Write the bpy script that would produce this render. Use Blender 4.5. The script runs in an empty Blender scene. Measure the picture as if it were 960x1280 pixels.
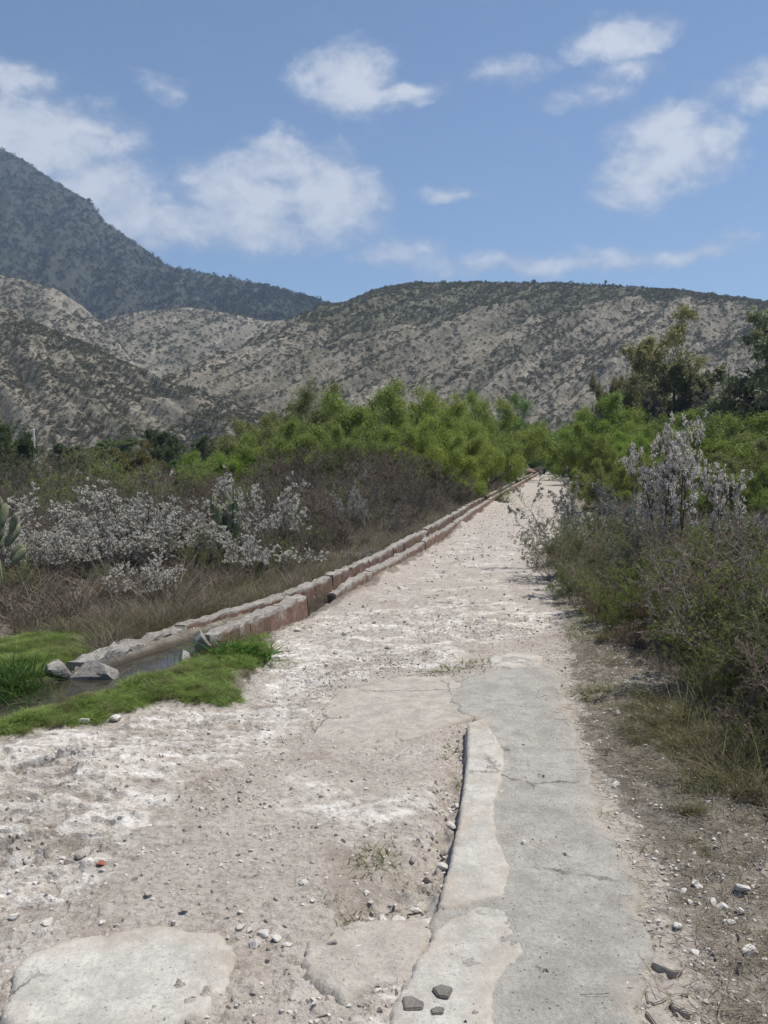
import bpy, bmesh, math, random
import numpy as np
from mathutils import Vector, noise as mnoise

R = math.radians
scene = bpy.context.scene
COL = scene.collection
rng = np.random.default_rng(7)
random.seed(7)

# ------------------------------------------------------------------ camera
F, CX, CY = 1100.0, 480.0, 640.0          # pixels of the 960x1280 photograph
CAM_H, HORIZON = 1.6, 572.0
PITCH = math.atan((CY - HORIZON) / F)
cam_d = bpy.data.cameras.new('camera')
cam = bpy.data.objects.new('camera', cam_d); COL.objects.link(cam)
cam_d.sensor_fit = 'VERTICAL'
cam_d.angle_y = 2 * math.atan(640.0 / F)
cam_d.clip_start = 0.05; cam_d.clip_end = 20000
cam.location = (0, 0, CAM_H)
cam.rotation_euler = (R(90) - PITCH, 0, 0)
scene.camera = cam

# ------------------------------------------------------------------ sky, sun, exposure
SUN_EL, SUN_AZ = 67.0, 78.0               # azimuth clockwise from +Y (the view direction)
world = bpy.data.worlds.new('World'); scene.world = world
world.use_nodes = True
sun_d = bpy.data.lights.new('sun', 'SUN')
sun_d.energy = 4.6; sun_d.angle = R(0.53); sun_d.color = (1.0, 0.945, 0.85)
sun = bpy.data.objects.new('sun', sun_d); COL.objects.link(sun)
sd = Vector((math.cos(R(SUN_EL)) * math.sin(R(SUN_AZ)), math.cos(R(SUN_EL)) * math.cos(R(SUN_AZ)), math.sin(R(SUN_EL))))
sun.rotation_euler = sd.to_track_quat('Z', 'Y').to_euler()
sun.location = (20, 10, 40)
scene.view_settings.view_transform = 'Standard'
scene.view_settings.look = 'None'
scene.view_settings.exposure = 0.38
scene.view_settings.gamma = 1.0
cy = scene.cycles
cy.max_bounces = 6; cy.diffuse_bounces = 3; cy.glossy_bounces = 2; cy.transmission_bounces = 4
cy.volume_bounces = 0; cy.transparent_max_bounces = 8
cy.use_denoising = True
cy.use_adaptive_sampling = True; cy.adaptive_threshold = .02

CLOUDS = [  # px, py, radius x, radius y, weight
    (30, 165, 130, 48, 1.0), (-60, 180, 130, 60, 1.0), (130, 235, 95, 50, .85), (190, 285, 150, 42, .8),
    (310, 250, 95, 58, .95), (410, 245, 80, 62, .95), (300, 290, 180, 34, .8), (360, 205, 100, 28, .9),
    (25, 95, 48, 24, .7), (205, 108, 42, 18, .45), (125, 128, 30, 12, .35), (150, 170, 50, 14, .6),
    (425, 102, 62, 40, 1.0), (490, 122, 70, 14, .7), (345, 175, 22, 18, .5),
    (760, 50, 62, 30, 1.0), (640, 92, 66, 18, .62), (775, 95, 52, 22, .6), (740, 128, 66, 18, .4),
    (830, 195, 74, 52, 1.05), (785, 225, 62, 30, .9), (880, 190, 52, 36, 1.05), (840, 150, 40, 24, .9),
    (940, 112, 66, 28, .75), (565, 238, 58, 16, .55),
    (700, 328, 240, 19, .62), (500, 322, 64, 22, .55), (860, 314, 80, 14, .6)]


def build_sky():
    nt = world.node_tree; nt.nodes.clear()
    nd = lambda t: nt.nodes.new('ShaderNode' + t)
    L = nt.links.new

    def m(op, a, b=None, c=None, clamp=False):
        n = nd('Math'); n.operation = op; n.use_clamp = clamp
        for i, v in enumerate((a, b, c)):
            if v is None: continue
            if isinstance(v, (int, float)): n.inputs[i].default_value = v
            else: L(v, n.inputs[i])
        return n.outputs[0]
    sky = nd('TexSky'); sky.sky_type = 'NISHITA'; sky.sun_disc = False
    sky.sun_elevation = R(SUN_EL); sky.sun_rotation = R(SUN_AZ)
    sky.altitude = 1900; sky.air_density = 1.05; sky.dust_density = .3; sky.ozone_density = 3.2
    tc = nd('TexCoord')
    sep = nd('SeparateXYZ'); L(tc.outputs['Generated'], sep.inputs[0])
    az = m('ARCTAN2', sep.outputs[0], sep.outputs[1])
    el = m('ARCSINE', sep.outputs[2])
    mp = nd('Mapping'); mp.inputs['Scale'].default_value = (1, 1, 1.5); L(tc.outputs['Generated'], mp.inputs[0])

    def noise(scale, det, rough, dist=0.0):
        n = nd('TexNoise'); n.inputs['Scale'].default_value = scale; n.inputs['Detail'].default_value = det
        n.inputs['Roughness'].default_value = rough; n.inputs['Distortion'].default_value = dist
        L(mp.outputs[0], n.inputs['Vector']); return n
    n1 = noise(9, 6, .6); n2 = noise(26, 6, .62, .3); n3 = noise(3.2, 5, .55)
    s1 = nd('SeparateColor'); L(n1.outputs['Color'], s1.inputs[0])
    azw = m('ADD', az, m('MULTIPLY', m('SUBTRACT', s1.outputs[0], .5), .10))
    elw = m('ADD', el, m('MULTIPLY', m('SUBTRACT', s1.outputs[1], .5), .07))
    acc = None
    for px, py, rx, ry, w in CLOUDS:
        a0 = math.atan((px - CX) / F)
        rz = math.cos(PITCH) * (CY - py) / F - math.sin(PITCH)
        ry_ = math.sin(PITCH) * (CY - py) / F + math.cos(PITCH)
        e0 = math.atan2(rz, math.hypot(ry_, (px - CX) / F))
        dx = m('MULTIPLY', m('SUBTRACT', azw, a0), F / rx / 1.25)
        dy = m('MULTIPLY', m('SUBTRACT', elw, e0), F / ry / 1.25)
        d = m('SQRT', m('ADD', m('MULTIPLY', dx, dx), m('MULTIPLY', dy, dy)))
        d = m('MULTIPLY', m('SUBTRACT', 1.0, d, clamp=True), w)
        acc = d if acc is None else m('SMOOTH_MAX', acc, d, .12)
    # the same kind of scattered cloud all round the sky, away from the part in view
    away = m('MULTIPLY', m('SUBTRACT', m('ABSOLUTE', az), .55), 4, clamp=True)
    up = m('MULTIPLY', m('SUBTRACT', el, .62), 5, clamp=True)
    away = m('MAXIMUM', away, up)
    gen = m('MULTIPLY', m('SUBTRACT', n3.outputs[0], .5, clamp=True), 4.0)
    acc = m('MAXIMUM', acc, m('MULTIPLY', m('MULTIPLY', gen, away), .8))
    n4 = noise(62, 5, .65, .2)
    dens = m('ADD', acc, m('MULTIPLY', m('SUBTRACT', n2.outputs[0], .52), .70))
    dens = m('ADD', dens, m('MULTIPLY', m('SUBTRACT', n4.outputs[0], .5), .22))
    dens = m('MULTIPLY', dens, m('MULTIPLY', acc, 6, clamp=True))
    ss = nd('MapRange'); ss.interpolation_type = 'SMOOTHSTEP'
    L(dens, ss.inputs[0]); ss.inputs[1].default_value = .03; ss.inputs[2].default_value = .58
    ss.inputs[3].default_value = 0; ss.inputs[4].default_value = .86
    ramp = nd('ValToRGB'); L(m('ADD', dens, m('MULTIPLY', m('SUBTRACT', n2.outputs[0], .5), 1.3)), ramp.inputs[0])
    ramp.color_ramp.elements[0].position = .18; ramp.color_ramp.elements[0].color = (3.3, 3.8, 5.0, 1)
    ramp.color_ramp.elements[1].position = .85; ramp.color_ramp.elements[1].color = (5.9, 6.1, 6.6, 1)
    mix = nd('Mix'); mix.data_type = 'RGBA'
    L(ss.outputs[0], mix.inputs[0]); L(sky.outputs[0], mix.inputs[6]); L(ramp.outputs[0], mix.inputs[7])
    bg = nd('Background'); bg.inputs[1].default_value = 0.095
    L(mix.outputs[2], bg.inputs[0])
    out = nd('OutputWorld'); L(bg.outputs[0], out.inputs[0])


build_sky()
world.cycles.sampling_method = 'MANUAL'; world.cycles.sample_map_resolution = 512

# ------------------------------------------------------------------ helpers: pixels, noise, meshes
_cp, _sp = math.cos(PITCH), math.sin(PITCH)


def ray(px, py):
    a, b = (px - CX) / F, (CY - py) / F
    return a, _sp * b + _cp, _cp * b - _sp


def G(px, py, z=0.0):
    a, y, k = ray(px, py); t = (z - CAM_H) / k
    return a * t, y * t


def at(px, py, Y):
    a, y, k = ray(px, py); t = Y / y
    return a * t, Y, CAM_H + k * t


_perm = np.random.default_rng(11).permutation(256); _perm = np.concatenate([_perm, _perm])
_grad = np.stack([np.cos(np.arange(256) / 256 * 2 * np.pi), np.sin(np.arange(256) / 256 * 2 * np.pi)], 1)


def perlin(x, y, seed=0):
    x = np.asarray(x, float) + seed * 17.31; y = np.asarray(y, float) + seed * 9.77
    xi = np.floor(x).astype(int); yi = np.floor(y).astype(int)
    fx, fy = x - xi, y - yi
    u = fx * fx * fx * (fx * (fx * 6 - 15) + 10); v = fy * fy * fy * (fy * (fy * 6 - 15) + 10)

    def g(ix, iy, dx, dy):
        h = _perm[_perm[(ix & 255)] + (iy & 255)]
        return _grad[h, 0] * dx + _grad[h, 1] * dy
    a = g(xi, yi, fx, fy); b = g(xi + 1, yi, fx - 1, fy)
    c = g(xi, yi + 1, fx, fy - 1); d = g(xi + 1, yi + 1, fx - 1, fy - 1)
    return ((a + (b - a) * u) * (1 - v) + (c + (d - c) * u) * v) * 1.4


def fbm(x, y, octv=4, seed=0, gain=.5, lac=2.03):
    s, a, t = 0, 1.0, 0.0
    for k in range(octv):
        s = s + a * perlin(np.asarray(x) * lac ** k, np.asarray(y) * lac ** k, seed + k * 3.7); t += a; a *= gain
    return s / t


_rv = np.random.default_rng(5).uniform(0, 1, (5, 512))


def worley(x, y, seed=0):
    x = np.asarray(x, float) + seed * 13.7; y = np.asarray(y, float) + seed * 7.1
    xi = np.floor(x).astype(int); yi = np.floor(y).astype(int)
    d1 = np.full(x.shape, 9.); d2 = np.full(x.shape, 9.)
    hid = np.zeros(x.shape, int); ox = np.zeros(x.shape); oy = np.zeros(x.shape)
    for i in (-1, 0, 1):
        for j in (-1, 0, 1):
            h = _perm[_perm[(xi + i) & 255] + ((yi + j) & 255)]
            dx = x - (xi + i + _rv[0, h]); dy = y - (yi + j + _rv[1, h]); d = np.hypot(dx, dy)
            c = d < d1
            d2 = np.where(c, d1, np.minimum(d2, d)); d1 = np.where(c, d, d1)
            hid = np.where(c, h, hid); ox = np.where(c, dx, ox); oy = np.where(c, dy, oy)
    return d1, d2, hid, ox, oy


def flakes(x, y, cell, seed, tilt=1.0):
    """broken plates: flat facets of uneven height and tilt; returns height -1..1, random value, edge distance"""
    wx = x + fbm(x / cell * .7, y / cell * .7, 3, seed + 3) * cell * .35; wy = y + fbm(x / cell * .7, y / cell * .7, 3, seed + 6) * cell * .35
    d1, d2, h, ox, oy = worley(wx / cell, wy / cell, seed)
    hh = (_rv[2, h] - .5) * 1.2 + tilt * (ox * (_rv[3, h] - .5) + oy * (_rv[4, h] - .5)) * 2.2
    return hh, _rv[2, h], d2 - d1


def sstep(a, b, x):
    t = np.clip((x - a) / (b - a), 0, 1); return t * t * (3 - 2 * t)


def sdpoly(P, x, y):
    """signed distance to a polygon, positive inside"""
    x = np.asarray(x, float); y = np.asarray(y, float)
    d = np.full(x.shape, 1e9); ins = np.zeros(x.shape, bool)
    n = len(P)
    for i in range(n):
        ax, ay = P[i]; bx, by = P[(i + 1) % n]
        ex, ey = bx - ax, by - ay; L2 = ex * ex + ey * ey + 1e-12
        t = np.clip(((x - ax) * ex + (y - ay) * ey) / L2, 0, 1)
        d = np.minimum(d, np.hypot(x - ax - t * ex, y - ay - t * ey))
        if ay != by:
            c = (ay > y) != (by > y)
            ins ^= c & (x < (bx - ax) * (y - ay) / (by - ay) + ax)
    return np.where(ins, d, -d)


def dpoly_line(P, x, y):
    d = np.full(np.shape(x), 1e9)
    for i in range(len(P) - 1):
        ax, ay = P[i][:2]; bx, by = P[i + 1][:2]
        ex, ey = bx - ax, by - ay; L2 = ex * ex + ey * ey + 1e-12
        t = np.clip(((x - ax) * ex + (y - ay) * ey) / L2, 0, 1)
        d = np.minimum(d, np.hypot(x - ax - t * ex, y - ay - t * ey))
    return d


def poly_px(pts, z=0.0): return [G(a, b, z) for a, b in pts]


def mesh_np(name, V, Fc, mat=None, attrs=None, smooth=True):
    V = np.asarray(V, np.float32); Fc = np.asarray(Fc, np.int32)
    me = bpy.data.meshes.new(name)
    me.vertices.add(len(V)); me.vertices.foreach_set('co', V.ravel())
    k = Fc.shape[1]
    me.loops.add(Fc.size); me.loops.foreach_set('vertex_index', Fc.ravel())
    me.polygons.add(len(Fc)); me.polygons.foreach_set('loop_start', np.arange(0, Fc.size, k, dtype=np.int32))
    me.polygons.foreach_set('use_smooth', np.full(len(Fc), smooth))
    for n, a in (attrs or {}).items():
        at_ = me.attributes.new(n, 'FLOAT', 'POINT'); at_.data.foreach_set('value', np.asarray(a, np.float32))
    if mat: me.materials.append(mat)
    me.update(); me.validate()
    return me


def link(name, me, parent=None, color=None):
    o = bpy.data.objects.new(name, me); COL.objects.link(o)
    if parent: o.parent = parent
    if color: o.color = (*color, 1)
    return o


def tag(o, label=None, cat=None, group=None, kind=None):
    if label: o['label'] = label
    if cat: o['category'] = cat
    if group: o['group'] = group
    if kind: o['kind'] = kind
    return o


def empty(name, loc, rz=0, label=None, cat=None, group=None):
    o = bpy.data.objects.new(name, None); COL.objects.link(o)
    o.location = loc; o.rotation_euler = (0, 0, rz); o.empty_display_size = .1
    return tag(o, label, cat, group)


# ------------------------------------------------------------------ materials
class NT:
    def __init__(s, name):
        s.m = bpy.data.materials.new(name); s.m.use_nodes = True
        s.t = s.m.node_tree; s.t.nodes.clear()
        s.out = s.n('OutputMaterial'); s.b = s.n('BsdfPrincipled')
        s.t.links.new(s.b.outputs[0], s.out.inputs[0])
        s.b.inputs['Specular IOR Level'].default_value = .25
        tc = s.n('TexCoord'); s.obj = tc.outputs['Object']
        s.geo = s.n('NewGeometry').outputs['Position']

    def n(s, t): return s.t.nodes.new('ShaderNode' + t)

    def set(s, sock, v):
        if isinstance(v, bpy.types.NodeSocket): s.t.links.new(v, sock)
        elif v is not None: sock.default_value = (*v, 1) if isinstance(v, tuple) and len(v) == 3 and len(getattr(sock, 'default_value', (0,) * 3)) == 4 else v

    def noise(s, scale, det=5, rough=.6, dist=0, vec=None, out=0):
        n = s.n('TexNoise'); n.inputs['Scale'].default_value = scale; n.inputs['Detail'].default_value = det
        n.inputs['Roughness'].default_value = rough; n.inputs['Distortion'].default_value = dist
        s.t.links.new(vec if vec is not None else s.geo, n.inputs['Vector']); return n.outputs[out]

    def vor(s, scale, feature='F1', vec=None, out='Distance', rnd=1):
        n = s.n('TexVoronoi'); n.feature = feature; n.inputs['Scale'].default_value = scale
        n.inputs['Randomness'].default_value = rnd
        s.t.links.new(vec if vec is not None else s.geo, n.inputs['Vector']); return n.outputs[out]

    def math(s, op, a, b=None, clamp=False):
        n = s.n('Math'); n.operation = op; n.use_clamp = clamp
        s.set(n.inputs[0], a)
        if b is not None: s.set(n.inputs[1], b)
        return n.outputs[0]

    def step(s, v, a, b, lo=0., hi=1.):
        n = s.n('MapRange'); n.interpolation_type = 'SMOOTHSTEP'; s.set(n.inputs[0], v)
        for i, k in enumerate((a, b, lo, hi)): n.inputs[i + 1].default_value = k
        return n.outputs[0]

    def ramp(s, v, *stops):
        n = s.n('ValToRGB'); s.set(n.inputs[0], v); e = n.color_ramp.elements
        while len(e) < len(stops): e.new(.5)
        for i, (p, c) in enumerate(stops): e[i].position = p; e[i].color = (*c, 1)
        return n.outputs[0]

    def mix(s, f, a, b, mode='MIX'):
        n = s.n('Mix'); n.data_type = 'RGBA'; n.blend_type = mode
        s.set(n.inputs[0], f); s.set(n.inputs[6], a); s.set(n.inputs[7], b); return n.outputs[2]

    def attr(s, name):
        n = s.n('Attribute'); n.attribute_name = name; return n.outputs['Fac']

    def mapping(s, scale, rot=(0, 0, 0)):
        n = s.n('Mapping'); n.inputs['Scale'].default_value = scale; n.inputs['Rotation'].default_value = rot
        s.t.links.new(s.geo, n.inputs[0]); return n.outputs[0]

    def bump(s, h, strength=.5, dist=.01, prev=None):
        n = s.n('Bump'); n.inputs['Strength'].default_value = strength; n.inputs['Distance'].default_value = dist
        s.set(n.inputs['Height'], h)
        if prev is not None: s.t.links.new(prev, n.inputs['Normal'])
        return n.outputs[0]

    def done(s, color, rough=.9, normal=None):
        s.set(s.b.inputs['Base Color'], color); s.set(s.b.inputs['Roughness'], rough)
        if normal is not None: s.t.links.new(normal, s.b.inputs['Normal'])
        return s.m


def mat_ground():
    s = NT('earth')
    big = s.noise(.7, 4, .6); mid = s.noise(4.5, 6, .68); fine = s.noise(38, 5, .72); grit = s.noise(140, 3, .7)
    pat = s.noise(1.7, 6, .7, .4)
    cell = s.vor(26); cell2 = s.vor(75)
    fl = s.attr('fl')
    dirt = s.ramp(mid, (.28, (.28, .245, .21)), (.5, (.395, .358, .316)), (.72, (.485, .45, .405)))
    pink = s.ramp(big, (.35, (.44, .405, .362)), (.68, (.42, .365, .322)))
    dirt = s.mix(.45, dirt, pink)
    dirt = s.mix(s.step(pat, .56, .68, 0, .55), dirt, (.56, .53, .485))
    dirt = s.mix(s.step(pat, .46, .34, 0, .7), dirt, (.29, .245, .20))
    dirt = s.mix(s.math('MULTIPLY', s.step(cell, .30, .12), .28), dirt, (.55, .52, .48))
    dirt = s.mix(s.math('MULTIPLY', s.step(cell2, .3, .1), .45), dirt, s.ramp(s.vor(75, out='Color'), (.2, (.17, .145, .12)), (.8, (.58, .55, .50))))
    dirt = s.mix(s.math('MULTIPLY', s.step(fine, .56, .40), .45), dirt, (.17, .14, .115))
    st = s.noise(3.0, 7, .7, .6, vec=s.mapping((1.0, 3.2, 1.0), (0, 0, R(18))))
    rock = s.ramp(st, (.30, (.30, .26, .22)), (.43, (.49, .45, .40)), (.58, (.64, .61, .57)), (.78, (.76, .745, .72)))
    rock = s.mix(s.step(s.noise(17, 6, .75), .55, .38, 0, .7), rock, (.27, .235, .20))
    rock = s.mix(s.step(pat, .46, .34, 0, .7), rock, (.33, .285, .24))
    rock = s.mix(1.0, rock, s.ramp(fl, (.2, (.70, .68, .66)), (.6, (1.0, 1.0, 1.0)), (.9, (1.12, 1.12, 1.12))), 'MULTIPLY')
    w = s.math('ADD', s.attr('wht'), s.math('MULTIPLY', s.math('SUBTRACT', s.noise(3.2, 7, .72, .5), .5), 1.7))
    w = s.math('ADD', w, s.math('MULTIPLY', s.math('SUBTRACT', fl, .28), .45))
    col = s.mix(s.step(w, .28, .80), dirt, rock)
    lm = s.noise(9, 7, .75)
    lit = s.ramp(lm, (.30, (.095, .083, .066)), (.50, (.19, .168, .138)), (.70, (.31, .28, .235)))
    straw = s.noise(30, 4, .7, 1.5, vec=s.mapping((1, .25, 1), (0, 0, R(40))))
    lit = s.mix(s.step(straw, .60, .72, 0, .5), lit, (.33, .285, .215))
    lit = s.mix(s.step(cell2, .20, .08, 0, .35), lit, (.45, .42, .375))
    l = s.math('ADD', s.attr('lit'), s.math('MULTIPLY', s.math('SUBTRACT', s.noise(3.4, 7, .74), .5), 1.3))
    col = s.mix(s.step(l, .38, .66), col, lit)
    grass = s.ramp(mid, (.3, (.06, .07, .026)), (.7, (.14, .13, .06)))
    g = s.math('ADD', s.attr('grs'), s.math('MULTIPLY', s.math('SUBTRACT', s.noise(7, 5, .7), .5), .7))
    col = s.mix(s.step(g, .35, .65), col, grass)
    col = s.mix(s.step(s.attr('wet'), .2, .8), col, (.075, .062, .048))
    h = s.math('ADD', s.math('MULTIPLY', fine, .7), s.math('MULTIPLY', grit, .35))
    h = s.math('SUBTRACT', h, s.math('MULTIPLY', s.step(cell, 0, .35), .35))
    b1 = s.bump(h, .9, .022)
    b2 = s.bump(st, .5, .03, b1)
    wv = s.n('Mix'); wv.data_type = 'VECTOR'; wv.inputs[0].default_value = .03
    s.t.links.new(s.mapping((.6, 1.3, 1), (0, 0, R(18))), wv.inputs[4]); s.t.links.new(s.noise(9, 5, .7, out=1), wv.inputs[5])
    chip = s.vor(34, vec=wv.outputs[1], out='Color')
    b3 = s.bump(chip, .55, .012, b2)
    return s.done(col, .93, b3)


def mat_concrete(name, base, dark, stain_k, bstr):
    s = NT(name)
    big = s.noise(1.3, 6, .7, .3); mid = s.noise(8, 7, .75); fine = s.noise(60, 5, .78)
    col = s.ramp(big, (.32, dark), (.66, base))
    col = s.mix(s.step(mid, .60, .36, 0, .55), col, tuple(c * .60 for c in dark))
    col = s.mix(s.step(mid, .56, .72, 0, .45), col, tuple(c * 1.25 for c in base))
    stain = s.noise(2.3, 7, .74, .8)
    col = s.mix(s.step(stain, .55, .68, 0, stain_k), col, (.37, .325, .28))
    wob = s.n('Mix'); wob.data_type = 'VECTOR'; wob.inputs[0].default_value = .16
    s.t.links.new(s.geo, wob.inputs[4]); s.t.links.new(s.noise(3.5, 6, .75, out=1), wob.inputs[5])
    crack = s.step(s.vor(1.7, 'DISTANCE_TO_EDGE', vec=wob.outputs[1]), .014, .003)
    crack = s.math('MULTIPLY', crack, s.step(s.noise(1.3, 4), .52, .62))
    col = s.mix(s.math('MULTIPLY', crack, .8), col, (.13, .115, .10))
    for sc, k in ((48, .42), (115, .42)):
        g_ = s.vor(sc)
        col = s.mix(s.step(g_, .36, .12, 0, k), col, s.ramp(s.vor(sc, out='Color'), (.2, (.15, .14, .125)), (.55, (.34, .33, .31)), (.85, (.60, .59, .56))))
    pits = s.vor(33)
    col = s.mix(s.step(pits, .13, .05, 0, .75), col, (.11, .10, .09))
    col = s.mix(s.step(fine, .58, .38, 0, .4), col, tuple(c * .5 for c in base))
    em = s.math('MULTIPLY', s.step(s.noise(2.2, 7, .76, .5), .42, .56), s.step(s.math('ADD', s.attr('edge'), s.math('MULTIPLY', mid, .12)), .20, .06))
    col = s.mix(em, col, s.ramp(mid, (.3, (.31, .27, .225)), (.7, (.49, .445, .39))))
    h = s.math('SUBTRACT', s.math('ADD', fine, s.math('MULTIPLY', mid, .8)), s.math('MULTIPLY', crack, 2.0))
    h = s.math('SUBTRACT', h, s.math('MULTIPLY', s.step(pits, .16, .06), .8))
    return s.done(col, .9, s.bump(h, bstr, .02))


def mat_leaf(name='leaf', trans=.3, rough=.6):
    s = NT(name)
    oi = s.n('ObjectInfo')
    v = s.attr('v')
    k = s.ramp(v, (0, (.62, .60, .55)), (.5, (1, 1, 1)), (1, (1.35, 1.28, 1.15)))
    col = s.mix(1.0, oi.outputs['Color'], k, 'MULTIPLY')
    rn = s.math('ADD', .85, s.math('MULTIPLY', oi.outputs['Random'], .3))
    hv = s.n('HueSaturation'); s.set(hv.inputs['Value'], rn); s.set(hv.inputs['Color'], col)
    s.done(hv.outputs[0], rough)
    tr = s.n('BsdfTranslucent'); s.set(tr.inputs[0], hv.outputs[0])
    mx = s.n('MixShader'); mx.inputs[0].default_value = trans
    s.t.links.new(s.b.outputs[0], mx.inputs[1]); s.t.links.new(tr.outputs[0], mx.inputs[2])
    s.t.links.new(mx.outputs[0], s.out.inputs[0])
    return s.m


def mat_fixed_leaf(name, c0, c1, trans=.25):
    s = NT(name)
    col = s.ramp(s.attr('v'), (0, c0), (1, c1))
    s.done(col, .65)
    tr = s.n('BsdfTranslucent'); s.set(tr.inputs[0], col)
    mx = s.n('MixShader'); mx.inputs[0].default_value = trans
    s.t.links.new(s.b.outputs[0], mx.inputs[1]); s.t.links.new(tr.outputs[0], mx.inputs[2])
    s.t.links.new(mx.outputs[0], s.out.inputs[0])
    return s.m


def mat_twig():
    s = NT('twig')
    oi = s.n('ObjectInfo')
    k = s.ramp(s.noise(14, 4, .7), (.3, (.7, .7, .7)), (.7, (1.3, 1.3, 1.3)))
    return s.done(s.mix(1.0, oi.outputs['Color'], k, 'MULTIPLY'), .9)


def mat_stone(name, lo, hi, scale=8, bstr=.6, tint=None):
    s = NT(name)
    a = s.noise(scale, 7, .72, .4); f = s.noise(scale * 7, 4, .7)
    col = s.ramp(a, (.3, lo), (.68, hi))
    if tint: col = s.mix(s.step(s.noise(scale * .35, 5, .7), .46, .6), col, tint)
    col = s.mix(s.step(f, .58, .38, 0, .4), col, tuple(c * .6 for c in lo))
    return s.done(col, .92, s.bump(s.math('ADD', a, s.math('MULTIPLY', f, .5)), bstr, .02))


def mat_coping():
    """red brick body, remains of grey mortar rendering on the upper side"""
    s = NT('brick_and_mortar')
    br = s.ramp(s.noise(7, 6, .7), (.3, (.13, .08, .062)), (.55, (.245, .155, .118)), (.75, (.36, .27, .215)))
    mo = s.ramp(s.noise(5, 6, .72, .5), (.3, (.21, .19, .168)), (.6, (.375, .35, .315)), (.8, (.47, .445, .40)))
    f = s.math('ADD', s.attr('top'), s.math('MULTIPLY', s.math('SUBTRACT', s.noise(5, 6, .7), .5), 1.3))
    oi = s.n('ObjectInfo')
    f = s.math('ADD', f, s.math('MULTIPLY', s.math('SUBTRACT', oi.outputs['Random'], .5), .35))
    col = s.mix(s.step(f, .38, .66), br, mo)
    fine = s.noise(45, 5, .75)
    col = s.mix(s.step(fine, .58, .38, 0, .45), col, (.09, .075, .065))
    return s.done(col, .92, s.bump(s.math('ADD', fine, s.noise(11, 5, .7)), .8, .02))


def mat_hill(name, soil_lo, soil_hi, cover):
    s = NT(name)
    big = s.noise(.03, 5, .65); mid = s.noise(.14, 6, .72); fine = s.noise(.7, 5, .75)
    soil = s.ramp(mid, (.32, soil_lo), (.64, soil_hi))
    cx = s.n('CombineXYZ'); s.set(cx.inputs[0], s.math('MULTIPLY', s.attr('ua'), .085)); s.set(cx.inputs[1], s.math('MULTIPLY', s.attr('va'), 2.6))
    sk = s.noise(1.0, 6, .7, .4, vec=cx.outputs[0])
    soil = s.mix(s.step(sk, .54, .64, 0, .75), soil, tuple(c * 1.35 for c in soil_hi))
    soil = s.mix(s.step(sk, .50, .36, 0, .85), soil, tuple(c * 1.15 for c in cover))
    soil = s.mix(s.step(fine, .58, .40, 0, .55), soil, tuple(c * .42 for c in soil_lo))
    cov0 = s.ramp(s.noise(.012, 5, .7), (.35, tuple(c * .7 for c in cover)), (.68, tuple(c * 1.6 for c in cover)))
    cov = s.mix(.5, cov0, s.ramp(fine, (.35, tuple(c * .6 for c in cover)), (.65, tuple(c * 1.5 for c in cover))))
    f = s.math('ADD', s.attr('veg'), s.math('MULTIPLY', s.math('SUBTRACT', s.noise(.11, 7, .75), .5), 1.4))
    f = s.math('ADD', f, s.math('MULTIPLY', s.math('SUBTRACT', big, .5), .5))
    col = s.mix(s.step(f, .35, .7), soil, cov)
    return s.done(col, .95, s.bump(s.math('ADD', mid, s.math('MULTIPLY', fine, .4)), .8, 2.0))


M_EARTH = mat_ground()
M_SLAB = mat_concrete('rough_concrete', (.475, .455, .415), (.385, .365, .33), .35, .8)
M_KERB = mat_concrete('trowelled_concrete', (.55, .53, .485), (.46, .44, .40), .25, .5)
M_DUSTY = mat_concrete('dusty_concrete', (.48, .44, .39), (.40, .36, .315), .6, .6)
M_LEAF = mat_leaf('leaf', .4)
M_PETAL = mat_leaf('petal', .25)
M_TWIG = mat_twig()
M_COPING = mat_coping()
M_GREYSTONE = mat_stone('grey_field_stone', (.14, .128, .115), (.42, .395, .36), 7, .9)
M_WHITESTONE = mat_stone('white_limestone', (.42, .39, .35), (.74, .72, .68), 20, .5)
M_FLATSTONE = mat_stone('dark_flat_stone', (.12, .11, .10), (.205, .19, .17), 20, .3)
M_BROWNSTONE = mat_stone('brown_stone', (.12, .075, .06), (.24, .17, .135), 8, .6)
M_BRICK = mat_stone('red_brick', (.26, .075, .045), (.38, .14, .09), 20, .5)
M_MORTAR = mat_stone('old_mortar', (.15, .13, .11), (.30, .27, .235), 9, .7)
M_HILL_PALE = mat_hill('pale_hillside', (.158, .139, .108), (.27, .242, .193), (.10, .095, .066))
M_HILL_DARK = mat_hill('scrub_covered_mountain', (.085, .075, .06), (.13, .118, .095), (.042, .044, .034))


def mat_water():
    s = NT('stream_water')
    s.b.inputs['IOR'].default_value = 1.33
    s.b.inputs['Specular IOR Level'].default_value = .3
    n = s.bump(s.noise(5, 4, .6, .5), .08, .01)
    return s.done(s.ramp(s.noise(3, 4, .6), (.3, (.025, .023, .019)), (.7, (.05, .046, .037))), .05, n)


M_WATER = mat_water()

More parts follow.
